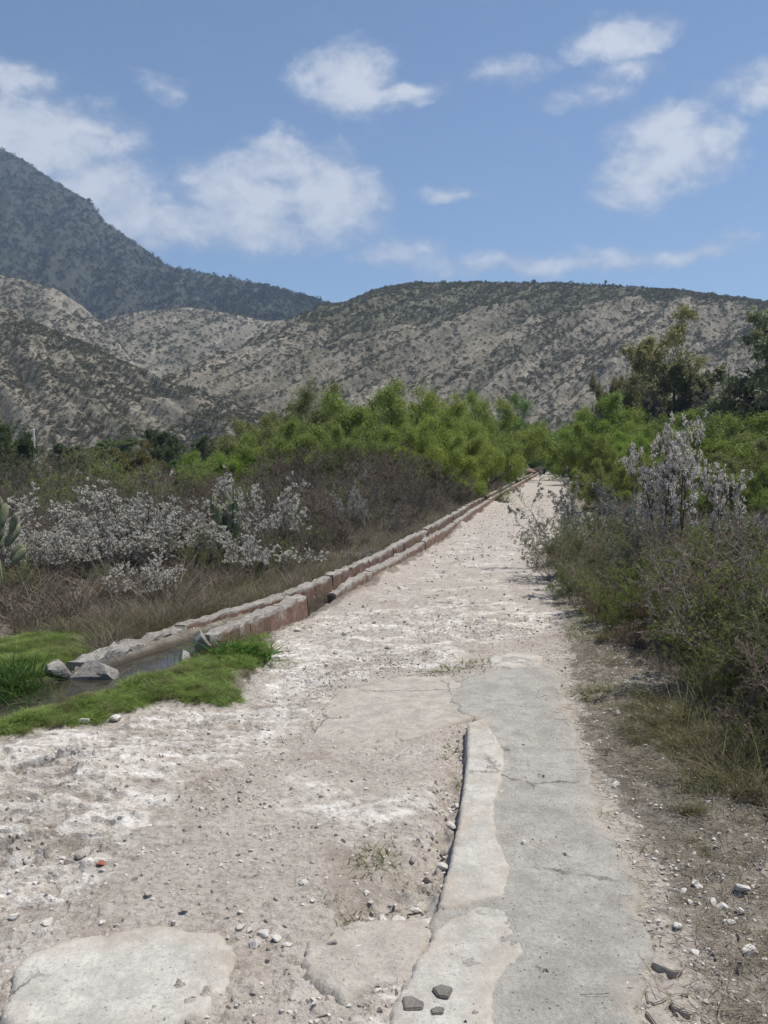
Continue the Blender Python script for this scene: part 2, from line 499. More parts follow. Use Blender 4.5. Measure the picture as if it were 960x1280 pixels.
# ------------------------------------------------------------------ the lie of the land (metres; camera at 0,0)
LW = [(-2.30, 6.5, .07), (-2.18, 6.9, .09), (-2.02, 7.45, .085), (-1.74, 8.1, .09), (-1.38, 8.75, .11), (-.94, 9.7, .16), (-.27, 12.0, .19),
      (.82, 17.3, .2), (2.95, 28.5, .2), (6.2, 44.5, .2), (10.3, 64.5, .2), (16.2, 93, .2)]     # upper wall of the channel
RWN = [(-1.42, 6.86, .19), (-1.14, 7.75, .21), (-.83, 8.85, .22)]                               # detached stump of the lower wall
RWF = [(-.58, 9.75, .09), (-.40, 10.5, .14), (.06, 12.05, .17), (1.14, 17.25, .18), (3.29, 28.4, .2), (6.56, 44.4, .2),
       (10.7, 64.5, .2), (16.6, 93, .2)]
CH = [(-2.75, 5.2), (-2.3, 5.75), (-1.92, 6.4), (-1.72, 7.0), (-1.44, 7.75), (-1.10, 8.6), (-.76, 9.6), (-.15, 12.0), (.96, 17.3), (3.09, 28.45),
      (6.34, 44.45), (16.3, 93)]
STREAM = [(-6.5, 4.2), (-4.2, 4.75), (-2.75, 5.2)]

P_GRASS = poly_px([(-260, 1010), (-90, 950), (0, 932), (110, 908), (200, 884), (285, 880), (292, 845), (335, 822), (330, 792), (270, 800), (190, 820),
                   (150, 850), (110, 860), (0, 880), (-260, 930)])
P_GRASS2 = poly_px([(-300, 905), (0, 872), (60, 868), (80, 845), (130, 815), (125, 796), (60, 796), (0, 800), (-300, 815)])
P_WHITE = poly_px([(-300, 1010), (0, 932), (110, 912), (205, 890), (300, 882), (330, 850), (300, 825), (345, 782), (440, 760), (560, 746), (690, 748),
                   (700, 790), (610, 815), (560, 838), (470, 838), (420, 850), (385, 885), (380, 920), (290, 985), (230, 1010), (200, 1060), (150, 1095),
                   (110, 1130), (120, 1172), (60, 1190), (-40, 1230), (-500, 1500)])
P_WHITE2 = poly_px([(395, 985), (480, 1000), (540, 985), (560, 1010), (540, 1060), (420, 1050), (380, 1020)])
P_WHITE3 = poly_px([(300, 1180), (420, 1150), (500, 1130), (545, 1150), (520, 1240), (460, 1290), (330, 1290)])
P_PATH = [G(*p) for p in [(-900, 1500), (-350, 1030), (-90, 955), (0, 932), (110, 910), (200, 886), (290, 882), (335, 830), (345, 790)]] + \
         [(-.70, 8.85), (-.45, 9.75), (-.26, 10.5), (.2, 12.05), (1.26, 17.25), (3.4, 28.4), (6.7, 44.4), (10.8, 64.5), (16.8, 93),
          (20.0, 93), (13.6, 64.5), (9.2, 44.4), (5.85, 28.4), (3.55, 17.5)] + \
         [G(*p) for p in [(662, 690), (700, 770), (722, 860), (735, 940), (765, 1000), (800, 1060), (815, 1120), (835, 1200), (860, 1290), (930, 1600), (600, 2600), (-900, 2600)]]
P_VERGE_BARE = poly_px([(735, 960), (800, 1040), (860, 1090), (980, 1080), (1100, 1300), (820, 1400), (800, 1200), (790, 1090), (745, 1010)])
P_RUT = poly_px([(560, 915), (600, 905), (598, 960), (590, 1010), (578, 1060), (545, 1145), (470, 1160), (400, 1165), (440, 1120), (520, 1080), (545, 1010)])


def interp_x(line, y): return np.interp(y, [p[1] for p in line], [p[0] for p in line])


def zones(x, y):
    w1 = fbm(x * 1.4, y * 1.4, 4, 1) * .28 * np.clip(y / 7, .5, 2)
    w2 = fbm(x * 2.2, y * 2.2, 4, 2) * .16
    z = {}
    z['path'] = sdpoly(P_PATH, x, y) + w2
    white = np.maximum.reduce([sdpoly(P_WHITE, x, y), sdpoly(P_WHITE2, x, y) - .02, sdpoly(P_WHITE3, x, y) - .05]) + w1
    z['wht'] = sstep(-.25, .35, white)
    far = sstep(8.0, 10.5, y)
    z['wht'] = z['wht'] * (1 - .45 * sstep(6.2, 8, y)) * .95
    z['wht'] = np.maximum(z['wht'], .30 * sstep(-.1, .4, z['path']) * far * (1 - sstep(14, 30, y)))
    g = np.maximum(sdpoly(P_GRASS, x, y), sdpoly(P_GRASS2, x, y)) + w2
    z['grs'] = sstep(-.08, .1, g)
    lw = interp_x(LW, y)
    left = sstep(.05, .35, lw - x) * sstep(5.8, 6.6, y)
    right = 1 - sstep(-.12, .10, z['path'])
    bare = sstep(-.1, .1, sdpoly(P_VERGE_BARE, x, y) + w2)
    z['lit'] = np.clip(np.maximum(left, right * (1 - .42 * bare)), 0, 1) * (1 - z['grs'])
    ch = np.minimum(dpoly_line(CH, x, y), dpoly_line(STREAM, x, y))
    half = np.interp(y, [4, 5.2, 6, 7, 8, 9, 9.8, 12], [.40, .36, .30, .26, .20, .15, .10, .10])
    z['chd'] = ch - half
    z['wet'] = 1 - sstep(-.02, .10, z['chd'])
    z['rut'] = sstep(-.05, .08, sdpoly(P_RUT, x, y) + w2 * .5)
    return z


def height(x, y, z=None):
    x = np.asarray(x, float); y = np.asarray(y, float)
    if z is None: z = zones(x, y)
    near = 1 - sstep(25, 60, y)
    h = fbm(x * .55, y * .55, 3, 5) * .045 * near
    h = h + fbm(x * 3.1, y * 3.1, 4, 6) * .018 * near
    # limestone: ledges broken into plates
    ca, sa = math.cos(R(18)), math.sin(R(18))
    u, v = x * ca + y * sa, -x * sa + y * ca
    t = (fbm(u * .9, v * 2.3, 5, 8, .58) * .5 + .5) * 9
    led = (np.floor(t) + sstep(.6, 1.0, t - np.floor(t))) / 9
    f1, r1, e1 = flakes(u * .62, v, .17, 61); f2, r2, e2 = flakes(u * .7, v, .062, 67)
    rough = np.clip(fbm(x * .8, y * .8, 3, 19) * 1.6 + .6, .15, 1.2)
    z['fl'] = np.clip(.6 * r1 + .4 * r2, 0, 1)
    dirtm = (1 - z['grs']) * (1 - z['wet']) * near
    h = h + z['wht'] * ((led - .5) * .15 + fbm(u * 5, v * 12, 4, 9, .6) * .016 + rough * (f1 * .030 * sstep(0, .07, e1) + f2 * .017 * sstep(0, .09, e2))) * near
    dm = dirtm * (1 - z['wht'])
    loose = np.clip(fbm(x * 1.1, y * 1.1, 3, 23) * 2.0 + .35, 0, 1) * .8 + z['rut'] * .6 + .25 * z['lit']
    f3, r3, e3 = flakes(x, y, .05, 71, 1.6)
    h = h + dm * loose * np.maximum(f3 - .1, -.1) * .024 * sstep(.02, .12, e3)
    h = h + dirtm * (fbm(x * 11, y * 11, 3, 10, .65) * .010 + np.maximum(0, perlin(x * 19, y * 19, 12) - .25) * .012)
    # verges stand a little proud, the thicket floor sits lower
    rv = (1 - sstep(-.5, .05, z['path']))
    lw = interp_x(LW, y)
    h = h + rv * np.where(x > lw, .05, -.02) * sstep(2.5, 4, y)
    h = h + z['lit'] * fbm(x * 6, y * 6, 4, 13) * .03 * near
    h = h + z['grs'] * (.03 + fbm(x * 2.4, y * 2.4, 3, 14) * .06)
    bk = np.interp(y, [p[1] for p in RWF], [p[0] for p in RWF])
    off = x - bk
    h = h + np.where(off > 0, np.exp(-(off / .22) ** 2), 0) * sstep(9.2, 9.8, y) * np.clip(.055 + .16 * fbm(y * .45, y * 0 + 3.3, 3, 90), 0, .15) * (1 - sstep(40, 70, y))
    h = h - z['rut'] * (.05 + .025 * fbm(x * 7, y * 7, 3, 15))
    h = h * (1 - z['wet'] * .8) - .13 * (1 - sstep(-.08, .06, z['chd']))
    # limestone mound on the left of the track
    mx, my = G(60, 985)
    h = h + .10 * np.exp(-(((x - mx) / 1.4) ** 2 + ((y - my) / .7) ** 2)) * (1 - z['wet'])
    return h


def hz(x, y): return float(height(np.array([x]), np.array([y]))[0])


def build_ground():
    ys = np.concatenate([[-40, -25, -14, -7, -3, -1, .2, .9], np.geomspace(1.5, 12, 680), np.geomspace(12.1, 95, 170), np.geomspace(105, 4000, 30)])
    cf = np.linspace(-1, 1, 561)
    cs = np.concatenate([[-8, -5, -3.4, -2.4, -1.8, -1.4, -1.15], cf, [1.15, 1.4, 1.8, 2.4, 3.4, 5, 8]])
    yy, cc = np.meshgrid(ys, cs, indexing='ij')
    xx = cc * (0.60 * np.maximum(yy, 1.2) + 1.35)
    shp = xx.shape
    x, y = xx.ravel(), yy.ravel()
    z = zones(x, y)
    h = height(x, y, z)
    V = np.stack([x, y, h], 1)
    nr, nc = shp
    idx = np.arange(nr * nc).reshape(shp)
    Q = np.stack([idx[:-1, :-1], idx[:-1, 1:], idx[1:, 1:], idx[1:, :-1]], -1).reshape(-1, 4)
    pm = z['path'][Q].mean(1) > 0
    for name, sel in (('ground', ~pm), ('path', pm)):
        q = Q[sel]; used = np.unique(q); re = np.full(len(V), -1, np.int32); re[used] = np.arange(len(used))
        shp_ = (z['wht'][q].mean(1) < .3) | (y[q].mean(1) > 10)
        me = mesh_np(name, V[used], re[q], M_EARTH, {k: z[k][used] for k in ('wht', 'lit', 'grs', 'wet', 'fl')})
        me.polygons.foreach_set('use_smooth', shp_)
        o = link(name, me); o['kind'] = 'structure'


build_ground()


def slab(name, pts_px, h, mat, res=.016, edge=.03, wob=.035, zpx=0.0, seed=0, bury=.014):
    """a cast sheet of concrete lying in the ground, thickness h, broken outline"""
    P = poly_px(pts_px, zpx) if not isinstance(pts_px[0], list) else pts_px
    xs = [p[0] for p in P]; ysv = [p[1] for p in P]
    gx = np.arange(min(xs) - .06, max(xs) + .06, res); gy = np.arange(min(ysv) - .06, max(ysv) + .06, res)
    yy, xx = np.meshgrid(gy, gx, indexing='ij'); shp = xx.shape
    x, y = xx.ravel(), yy.ravel()
    d = sdpoly(P, x, y) + fbm(x * 3.5, y * 3.5, 6, 20 + seed, .66) * wob * 1.6
    base = fbm(x * .55, y * .55, 3, 5) * .045 + fbm(x * 1.2, y * 1.2, 2, 31 + seed) * .010
    z = base + h * sstep(-.002, edge, d) - .07 * (1 - sstep(-.02, .002, d))
    z = z + fbm(x * 16, y * 16, 4, 33 + seed, .7) * .006 + fbm(x * 2.6, y * 2.6, 3, 36 + seed) * bury
    nr, nc = shp
    idx = np.arange(nr * nc).reshape(shp)
    Q = np.stack([idx[:-1, :-1], idx[:-1, 1:], idx[1:, 1:], idx[1:, :-1]], -1).reshape(-1, 4)
    q = Q[d[Q].max(1) > -.02]
    used = np.unique(q); re = np.full(len(x), -1, np.int32); re[used] = np.arange(len(used))
    me = mesh_np(name, np.stack([x, y, z], 1)[used], re[q], mat, {'edge': d[used]})
    return link(name, me)


# rough grey pavement, the smooth strip along its edge, broken patches further left
slab('pavement', [(480, 1330), (545, 1150), (556, 1140), (590, 1100), (600, 1010), (604, 940), (598, 905), (575, 895), (560, 872), (575, 852), (600, 846), (640, 822),
                  (690, 835), (712, 880), (722, 930), (738, 975), (752, 1005), (755, 1040), (785, 1085), (800, 1110), (797, 1150), (815, 1190), (806, 1240), (800, 1340), (620, 1500), (420, 1500)],
     .022, M_SLAB, .017, .008, .06, seed=1)['kind'] = 'structure'
slab('pavement_strip', [(584, 910), (606, 904), (630, 945), (628, 985), (618, 1010), (622, 1060), (640, 1095), (628, 1135), (560, 1150), (545, 1146), (560, 1090), (574, 1030), (582, 960)],
     .036, M_KERB, .012, .006, .010, seed=2, bury=.005)['kind'] = 'structure'
slab('pavement_strip', [(470, 1340), (505, 1240), (550, 1165), (600, 1140), (640, 1150), (655, 1200), (625, 1250), (620, 1320), (560, 1420), (440, 1420)],
     .028, M_KERB, .014, .012, .035, seed=3)['kind'] = 'structure'
slab('concrete_patch', [(20, 1225), (90, 1190), (200, 1170), (270, 1180), (302, 1205), (285, 1250), (215, 1300), (60, 1330), (0, 1290)],
     .024, M_KERB, .014, .012, .05, seed=4)['kind'] = 'structure'
slab('concrete_patch', [(385, 945), (388, 900), (425, 864), (500, 846), (560, 848), (600, 868), (604, 896), (560, 908), (520, 925), (475, 935), (468, 950), (500, 966), (535, 968), (530, 990), (470, 990), (410, 970)],
     .018, M_DUSTY, .014, .008, .05, seed=5)['kind'] = 'structure'
slab('concrete_patch', [(385, 1190), (440, 1165), (520, 1150), (545, 1165), (530, 1200), (500, 1235), (430, 1260), (380, 1230)],
     .010, M_DUSTY, .014, .012, .09, seed=6, bury=.034)['kind'] = 'structure'
slab('concrete_patch', [(610, 826), (640, 818), (680, 824), (676, 838), (640, 842), (612, 838)], .024, M_KERB, .014, .012, .03, seed=7)['kind'] = 'structure'

# ------------------------------------------------------------------ hills
HILLS = {}


def hill(name, ridge, run, back, mat, nu, nv, gul, gfreq, skew, vegf, prof=1.15, foot_z=-3):
    px = np.array([r[0] for r in ridge], float)
    u = np.linspace(0, 1, nu); pu = np.interp(u, np.linspace(0, 1, 300), np.linspace(px[0], px[-1], 300))
    py = np.interp(pu, px, [r[1] for r in ridge]); D = np.interp(pu, px, [r[2] for r in ridge])
    py = np.convolve(np.pad(py, 1, 'edge'), np.ones(3) / 3, 'valid')
    T = np.array([at(a, b, d) for a, b, d in zip(pu, py, D)])
    arc = np.concatenate([[0], np.cumsum(np.hypot(np.diff(T[:, 0]), np.diff(T[:, 1])))])
    vb = np.array([-1.0, -.6, -.3, -.12]); vv = np.concatenate([vb, np.linspace(0, 1, nv)])
    UU, VV = np.meshgrid(np.arange(nu), vv, indexing='ij')
    T3 = T[:, None, :]; a3 = arc[:, None]
    vp = np.clip(VV, 0, 1); vn = np.clip(-VV, 0, 1)
    runs = run if np.isscalar(run) else np.interp(pu, px, run)[:, None]
    Y = T3[:, :, 1] - runs * vp + back * vn
    X = T3[:, :, 0] + skew * vp + 0 * Y
    Z = foot_z + (T3[:, :, 2] - foot_z) * ((1 - vp) ** prof) * (1 - .7 * vn)
    env = np.clip(vp * 5, 0, 1) * np.clip((1 - vp) * 4, 0, 1)
    sx, sy = a3 - skew * .8 * vp, Y * .25
    rid = np.abs(fbm(sx * gfreq, sy * gfreq, 3, 40)) * 2 - .6
    rid2 = np.abs(fbm(sx * gfreq * 3.3, sy * gfreq * 1.5, 3, 44)) * 2 - .6
    Z = Z - env * gul * (rid + .45 * rid2) + env * gul * .35 * fbm(X * .05, Y * .05, 4, 47)
    Z = Z + np.clip(vp * 30, 0, 1) * fbm(X * .2, Y * .2, 3, 48) * .8
    V = np.stack([X, Y, Z], -1)
    veg = vegf(np.repeat(pu[:, None], len(vv), 1), VV, X, Y)
    nvv = len(vv); idx = np.arange(nu * nvv).reshape(nu, nvv)
    Q = np.stack([idx[:-1, :-1], idx[:-1, 1:], idx[1:, 1:], idx[1:, :-1]], -1).reshape(-1, 4)
    me = mesh_np(name, V.reshape(-1, 3), Q, mat, {'veg': veg.ravel(), 'ua': (sx + 0 * Y).ravel(), 'va': VV.ravel()})
    o = link(name, me); o['kind'] = 'structure'
    HILLS[name] = (V, veg, vv)
    return o


def veg_right(pu, v, X, Y):
    n = fbm(X * .012, Y * .012, 4, 50)
    lim = np.interp(pu, [250, 410, 430, 470, 520, 600, 680, 760, 900, 1000], [.05, .06, .22, .30, .40, .34, .22, .12, .04, .02])
    top = 1 - sstep(-.06, .10, v - lim - n * .12)
    return np.clip(top * .95 + .16 + n * .5, 0, 1)


def veg_pale(pu, v, X, Y):
    n = fbm(X * .016, Y * .016, 4, 52)
    return np.clip(.20 + n * .55, 0, 1)


def veg_mid(pu, v, X, Y):
    n = fbm(X * .012, Y * .012, 4, 53)
    return np.clip(.30 + n * .7, 0, 1)


def veg_full(pu, v, X, Y):
    n = fbm(X * .008, Y * .008, 4, 54)
    return np.clip(.88 + n * .5, 0, 1)


hill('far_mountain', [(-520, 175, 1150), (-300, 130, 1150), (-120, 142, 1120), (0, 185, 1080), (30, 200, 1070), (60, 222, 1060), (95, 242, 1050), (119, 255, 1045), (122.5, 272, 1040),
                      (150, 290, 1030), (185, 314, 1010), (205, 331, 1000), (240, 340, 980), (300, 350, 950), (350, 361, 930), (400, 376, 900), (425, 384, 890),
                      (500, 395, 880), (640, 420, 860), (900, 470, 850)], 430, 300, M_HILL_DARK, 300, 110, 16, .012, 60, veg_full, 1.05)
hill('far_hill', [(-420, 300, 560), (-200, 325, 560), (-60, 338, 550), (0, 344, 540), (30, 350, 535), (70, 361, 525), (105, 384, 515), (135, 412, 505), (165, 450, 500), (220, 500, 490)],
     200, 120, M_HILL_PALE, 170, 70, 7, .02, 30, veg_pale)
hill('middle_hill', [(60, 450, 600), (100, 418, 600), (135, 398, 600), (175, 389, 600), (235, 384, 600), (290, 392, 610), (335, 402, 630), (390, 396, 650), (430, 392, 660), (520, 410, 660), (640, 450, 650)],
     240, 120, M_HILL_PALE, 200, 80, 9, .02, -40, veg_mid)
hill('ridge_hill', [(215, 525, 330), (255, 505, 345), (300, 481, 365), (350, 449, 390), (395, 410, 415), (425, 384, 425), (445, 374, 428), (480, 359, 430), (520, 354, 430), (600, 353, 428), (700, 354, 425),
                    (780, 358, 420), (850, 363, 410), (900, 370, 402), (960, 377, 395), (1100, 392, 390), (1350, 430, 380), (1600, 480, 380)],
     190, 150, M_HILL_PALE, 460, 130, 9.5, .026, -75, veg_right, 1.1)
hill('near_slope', [(-620, 250, 330), (-300, 310, 320), (-120, 355, 300), (0, 386, 285), (40, 402, 280), (110, 432, 270), (200, 476, 258), (280, 511, 245), (335, 538, 236), (380, 560, 232), (430, 574, 230)],
     110, 80, M_HILL_PALE, 300, 90, 5, .03, 45, veg_pale)


# ------------------------------------------------------------------ plants: generators
def norm(a): return a / (np.linalg.norm(a, axis=-1, keepdims=True) + 1e-9)


def tube_polylines(P, r0, r1, sides=3):
    """P (n,k,3) polylines -> verts, quads"""
    n, k, _ = P.shape
    d = norm(np.gradient(P, axis=1))
    ref = np.where(np.abs(d[..., 2:3]) > .9, np.array([1., 0, 0]), np.array([0, 0, 1.]))
    a = norm(np.cross(d, ref)); b = np.cross(d, a)
    t = np.linspace(0, 1, k)[None, :, None]
    r = (r0[:, None, None] * (1 - t) + r1[:, None, None] * t)
    rings = []
    for s in range(sides):
        an = 2 * np.pi * s / sides
        rings.append(P + (a * math.cos(an) + b * math.sin(an)) * r)
    V = np.stack(rings, 2).reshape(-1, 3)
    idx = np.arange(n * k * sides).reshape(n, k, sides)
    q = []
    for s in range(sides):
        s2 = (s + 1) % sides
        q.append(np.stack([idx[:, :-1, s], idx[:, :-1, s2], idx[:, 1:, s2], idx[:, 1:, s]], -1).reshape(-1, 4))
    return V, np.concatenate(q)


def grow(g, P, D, Len, Rad, spec):
    """spec: list of levels dict(nseg, wander, up, n, ratio, ang, frm, rr); returns list of (polylines, r0, r1)"""
    out = []
    for li, s in enumerate(spec):
        n = len(P); k = s['nseg']
        nodes = np.zeros((n, k + 1, 3)); nodes[:, 0] = P; d = D.copy(); p = P.copy()
        for j in range(k):
            d = norm(d + g.normal(0, s['wander'], (n, 3)) + np.array([0, 0, s['up']]))
            p = p + d * (Len / k)[:, None]; nodes[:, j + 1] = p
        endr = Rad * s.get('taper', .45)
        out.append((nodes, Rad, endr))
        if li == len(spec) - 1: break
        m = s['n']
        t = g.uniform(s['frm'], 1, (n, m)) * k
        if s.get('tip', True): t[:, 0] = k
        j = np.clip(t.astype(int), 0, k - 1); f = (t - j)[..., None]
        bi = np.arange(n)[:, None]
        q0, q1 = nodes[bi, j], nodes[bi, j + 1]
        cp = q0 + (q1 - q0) * f; cd = norm(q1 - q0)
        rnd = norm(g.normal(0, 1, (n, m, 3)))
        perp = norm(rnd - cd * (rnd * cd).sum(-1, keepdims=True))
        an = np.radians(g.normal(s['ang'], s['ang'] * .3, (n, m)))[..., None]
        nd = cd * np.cos(an) + perp * np.sin(an)
        nl = Len[:, None] * s['ratio'] * g.uniform(.55, 1.15, (n, m)) * (1.15 - .45 * t / k)
        rr = (Rad[:, None] + (endr - Rad)[:, None] * t / k) * s['rr']
        P, D, Len, Rad = cp.reshape(-1, 3), nd.reshape(-1, 3), nl.ravel(), np.maximum(rr.ravel(), s.get('rmin', .002))
    return out


def wood_mesh(name, lev, mat=None, sides=(5, 4, 3, 3, 3)):
    Vs, Qs, off = [], [], 0
    for i, (P, r0, r1) in enumerate(lev):
        v, q = tube_polylines(P, r0, r1, sides[min(i, len(sides) - 1)])
        Vs.append(v); Qs.append(q + off); off += len(v)
    return mesh_np(name, np.concatenate(Vs), np.concatenate(Qs), mat or M_TWIG)


def leaf_quads(g, C, Dv, length, width, spread=.8, vv=None):
    n = len(C)
    a = norm(Dv + g.normal(0, spread, (n, 3)))
    b = norm(np.cross(a, g.normal(0, 1, (n, 3))))
    L = (length * g.uniform(.6, 1.3, n))[:, None]; W = (width * g.uniform(.7, 1.3, n))[:, None]
    V = np.stack([C, C + a * L * .45 + b * W * .5, C + a * L, C + a * L * .45 - b * W * .5], 1).reshape(-1, 3)
    Q = np.arange(4 * n).reshape(n, 4)
    v = g.uniform(0, 1, n) if vv is None else vv
    return V, Q, np.repeat(v, 4)


def leaves_on(g, lev, per, length, width, spread=.8, frm=.15, mat=None, name='foliage', jitter=0.0, keep=1.0, scale_v=None, droop=0.0):
    P = lev[0] if isinstance(lev, tuple) else lev
    n, k, _ = P.shape
    t = g.uniform(frm, 1, (n, per)) * (k - 1); j = np.clip(t.astype(int), 0, k - 2); f = (t - j)[..., None]
    bi = np.arange(n)[:, None]
    C = (P[bi, j] * (1 - f) + P[bi, j + 1] * f).reshape(-1, 3)
    D = norm(P[bi, j + 1] - P[bi, j]).reshape(-1, 3) + np.array([0, 0, -droop])
    tw = np.repeat(g.uniform(0, 1, n), per)
    if keep < 1:
        s = g.uniform(0, 1, len(C)) < keep; C, D, tw = C[s], D[s], tw[s]
    if jitter: C = C + g.normal(0, jitter, C.shape)
    vv = np.clip(.5 * tw + .5 * g.uniform(0, 1, len(C)), 0, 1)
    V, Q, v = leaf_quads(g, C, D, length, width, spread, vv)
    return mesh_np(name, V, Q, mat or M_LEAF, {'v': v}, smooth=False)


PROTO = {}


def proto(name, parts, lev):
    """parts: list of (part name, mesh, which colour)"""
    top = max(float(l[0][..., 2].max()) for l in lev)
    allp = np.concatenate([l[0].reshape(-1, 3) for l in lev])
    PROTO[name] = (parts, np.percentile(allp[:, 2], 99.7), np.percentile(np.hypot(allp[:, 0], allp[:, 1]), 96))


def stems(g, n, spread, length, rad, lean=(10, 50), r_base=.12):
    a = np.arange(n) / n * 2 * np.pi + g.uniform(0, .8, n)
    le = np.radians(g.uniform(*lean, n))
    D = np.stack([np.cos(a) * np.sin(le), np.sin(a) * np.sin(le), np.cos(le)], 1)
    P = np.stack([np.cos(a) * r_base * g.uniform(.2, 1, n), np.sin(a) * r_base * g.uniform(.2, 1, n), np.full(n, -.12)], 1)
    return P, D, length * g.uniform(.75, 1.1, n), rad * g.uniform(.7, 1.1, n)


def make_protos():
    # feathery green thorn bush (mesquite-like)
    for k in range(2):
        g = np.random.default_rng(100 + k)
        sp = [dict(nseg=6, wander=.13, up=.03, n=7, ratio=.42, ang=46, frm=.2, rr=.6, taper=.35),
              dict(nseg=5, wander=.2, up=.05, n=7, ratio=.52, ang=45, frm=.2, rr=.55),
              dict(nseg=3, wander=.2, up=.04, n=6, ratio=.55, ang=45, frm=.15, rr=.5, rmin=.004),
              dict(nseg=3, wander=.2, up=.0)]
        lev = grow(g, *stems(g, 10, 1, 2.5, .06, (4, 74), .3), sp)
        proto('green%d' % k, [('branches', wood_mesh('branches', lev[:3] + [lev[3]], sides=(5, 4, 3, 3)), 'wood'),
                              ('foliage', leaves_on(g, lev[3], 29, .066, .024, 1.3, .0, jitter=.085), 'leaf')], lev)
    PROTO['green2'] = PROTO['green0']
    # leafless brown thicket shrub
    for k in range(3):
        g = np.random.default_rng(200 + k)
        sp = [dict(nseg=6, wander=.16, up=.06, n=7, ratio=.52, ang=38, frm=.2, rr=.6, taper=.4),
              dict(nseg=4, wander=.22, up=.07, n=6, ratio=.52, ang=42, frm=.15, rr=.6, rmin=.003),
              dict(nseg=3, wander=.24, up=.06, n=5, ratio=.5, ang=42, frm=.1, rr=.6, rmin=.0022),
              dict(nseg=2, wander=.2, up=.03, taper=.6)]
        lev = grow(g, *stems(g, 11, 1, 1.0, .014, (5, 58), .22), sp)
        proto('bare%d' % k, [('branches', wood_mesh('branches', lev, sides=(4, 3, 3, 3)), 'wood'),
                             ('foliage', leaves_on(g, lev[3], 4, .022, .012, .8, .1, keep=.7), 'leaf')], lev)
    # thorn shrub whose twigs are thick with greyish white blossom
    for k in range(3):
        g = np.random.default_rng(300 + k)
        sp = [dict(nseg=6, wander=.14, up=.07, n=7, ratio=.55, ang=36, frm=.25, rr=.6, taper=.4),
              dict(nseg=5, wander=.18, up=.08, n=6, ratio=.52, ang=40, frm=.2, rr=.6, rmin=.0035),
              dict(nseg=3, wander=.2, up=.06, n=4, ratio=.5, ang=42, frm=.15, rr=.6, rmin=.0025),
              dict(nseg=3, wander=.18, up=.05, taper=.6)]
        lev = grow(g, *stems(g, 9, 1, 1.05, .016, (6, 55), .2), sp)
        tw = lev[3][0]; hi = tw[:, -1, 2] > np.percentile(tw[:, -1, 2], 30)
        pick = hi & (np.random.default_rng(k).uniform(0, 1, len(tw)) < .66)
        proto('white%d' % k, [('branches', wood_mesh('branches', lev, sides=(4, 3, 3, 3)), 'wood'),
                              ('blossom', leaves_on(g, tw[pick], 17, .021, .016, 1.3, .1, mat=M_PETAL, name='blossom', jitter=.006), 'petal'),
                              ('foliage', leaves_on(g, tw[~pick], 4, .026, .013, .9, .1), 'leaf')], lev)
    g = np.random.default_rng(330)
    sp = [dict(nseg=7, wander=.09, up=.05, n=7, ratio=.40, ang=42, frm=.55, rr=.6, taper=.5),
          dict(nseg=5, wander=.17, up=.06, n=6, ratio=.55, ang=42, frm=.25, rr=.6, rmin=.0035),
          dict(nseg=3, wander=.2, up=.05, n=4, ratio=.5, ang=45, frm=.15, rr=.6, rmin=.0025),
          dict(nseg=3, wander=.2, up=.02, taper=.6)]
    lev = grow(g, *stems(g, 8, 1, 1.25, .018, (3, 30), .12), sp)
    tw = lev[3][0]; pick = g.uniform(0, 1, len(tw)) < .8
    proto('whitetall', [('branches', wood_mesh('branches', lev, sides=(4, 3, 3, 3)), 'wood'),
                        ('blossom', leaves_on(g, tw[pick], 16, .020, .016, 1.4, .1, mat=M_PETAL, name='blossom', jitter=.006), 'petal'),
                        ('foliage', leaves_on(g, tw[~pick], 4, .026, .013, .9, .1), 'leaf')], lev)
    # small-leaved grey green brush of the verge, seen close
    for k in range(3):
        g = np.random.default_rng(400 + k)
        sp = [dict(nseg=6, wander=.13, up=.09, n=8, ratio=.5, ang=34, frm=.15, rr=.6, taper=.4),
              dict(nseg=5, wander=.18, up=.09, n=6, ratio=.5, ang=38, frm=.15, rr=.6, rmin=.0022),
              dict(nseg=4, wander=.2, up=.05, n=4, ratio=.55, ang=40, frm=.1, rr=.6, rmin=.0014),
              dict(nseg=3, wander=.18, up=.03, taper=.6)]
        lev = grow(g, *stems(g, 12, 1, .95, .009, (4, 52), .2), sp)
        proto('brush%d' % k, [('branches', wood_mesh('branches', lev, sides=(4, 3, 3, 3)), 'wood'),
                              ('foliage', leaves_on(g, lev[3], 9, .026, .008, .75, .05), 'leaf')], lev)
    # dense small dark tree
    for k in range(2):
        g = np.random.default_rng(500 + k)
        sp = [dict(nseg=6, wander=.12, up=.10, n=8, ratio=.5, ang=48, frm=.3, rr=.55, taper=.35),
              dict(nseg=5, wander=.2, up=.06, n=8, ratio=.5, ang=48, frm=.2, rr=.5),
              dict(nseg=3, wander=.2, up=.03, n=6, ratio=.55, ang=45, frm=.15, rr=.5, rmin=.006),
              dict(nseg=3, wander=.2, up=-.02)]
        lev = grow(g, *stems(g, 4, 1, 3.6, .12, (3, 32), .2), sp)
        proto('tree%d' % k, [('trunk', wood_mesh('trunk', lev, sides=(6, 4, 3, 3)), 'wood'),
                             ('crown', leaves_on(g, lev[3], 13, .15, .07, .9, .0, jitter=.05, name='crown'), 'leaf')], lev)
    # tall slim tree with drooping leaf bunches and a pale trunk
    g = np.random.default_rng(600)
    P, D, Ln, Rd = stems(g, 3, 1, 6.6, .16, (2, 12), .15)
    sp = [dict(nseg=9, wander=.09, up=.06, n=11, ratio=.33, ang=48, frm=.34, rr=.42, taper=.3),
          dict(nseg=5, wander=.2, up=.14, n=7, ratio=.46, ang=45, frm=.4, rr=.5),
          dict(nseg=4, wander=.22, up=.0, n=7, ratio=.6, ang=45, frm=.3, rr=.5, rmin=.008),
          dict(nseg=3, wander=.2, up=-.2)]
    lev = grow(g, P, D, Ln, Rd, sp)
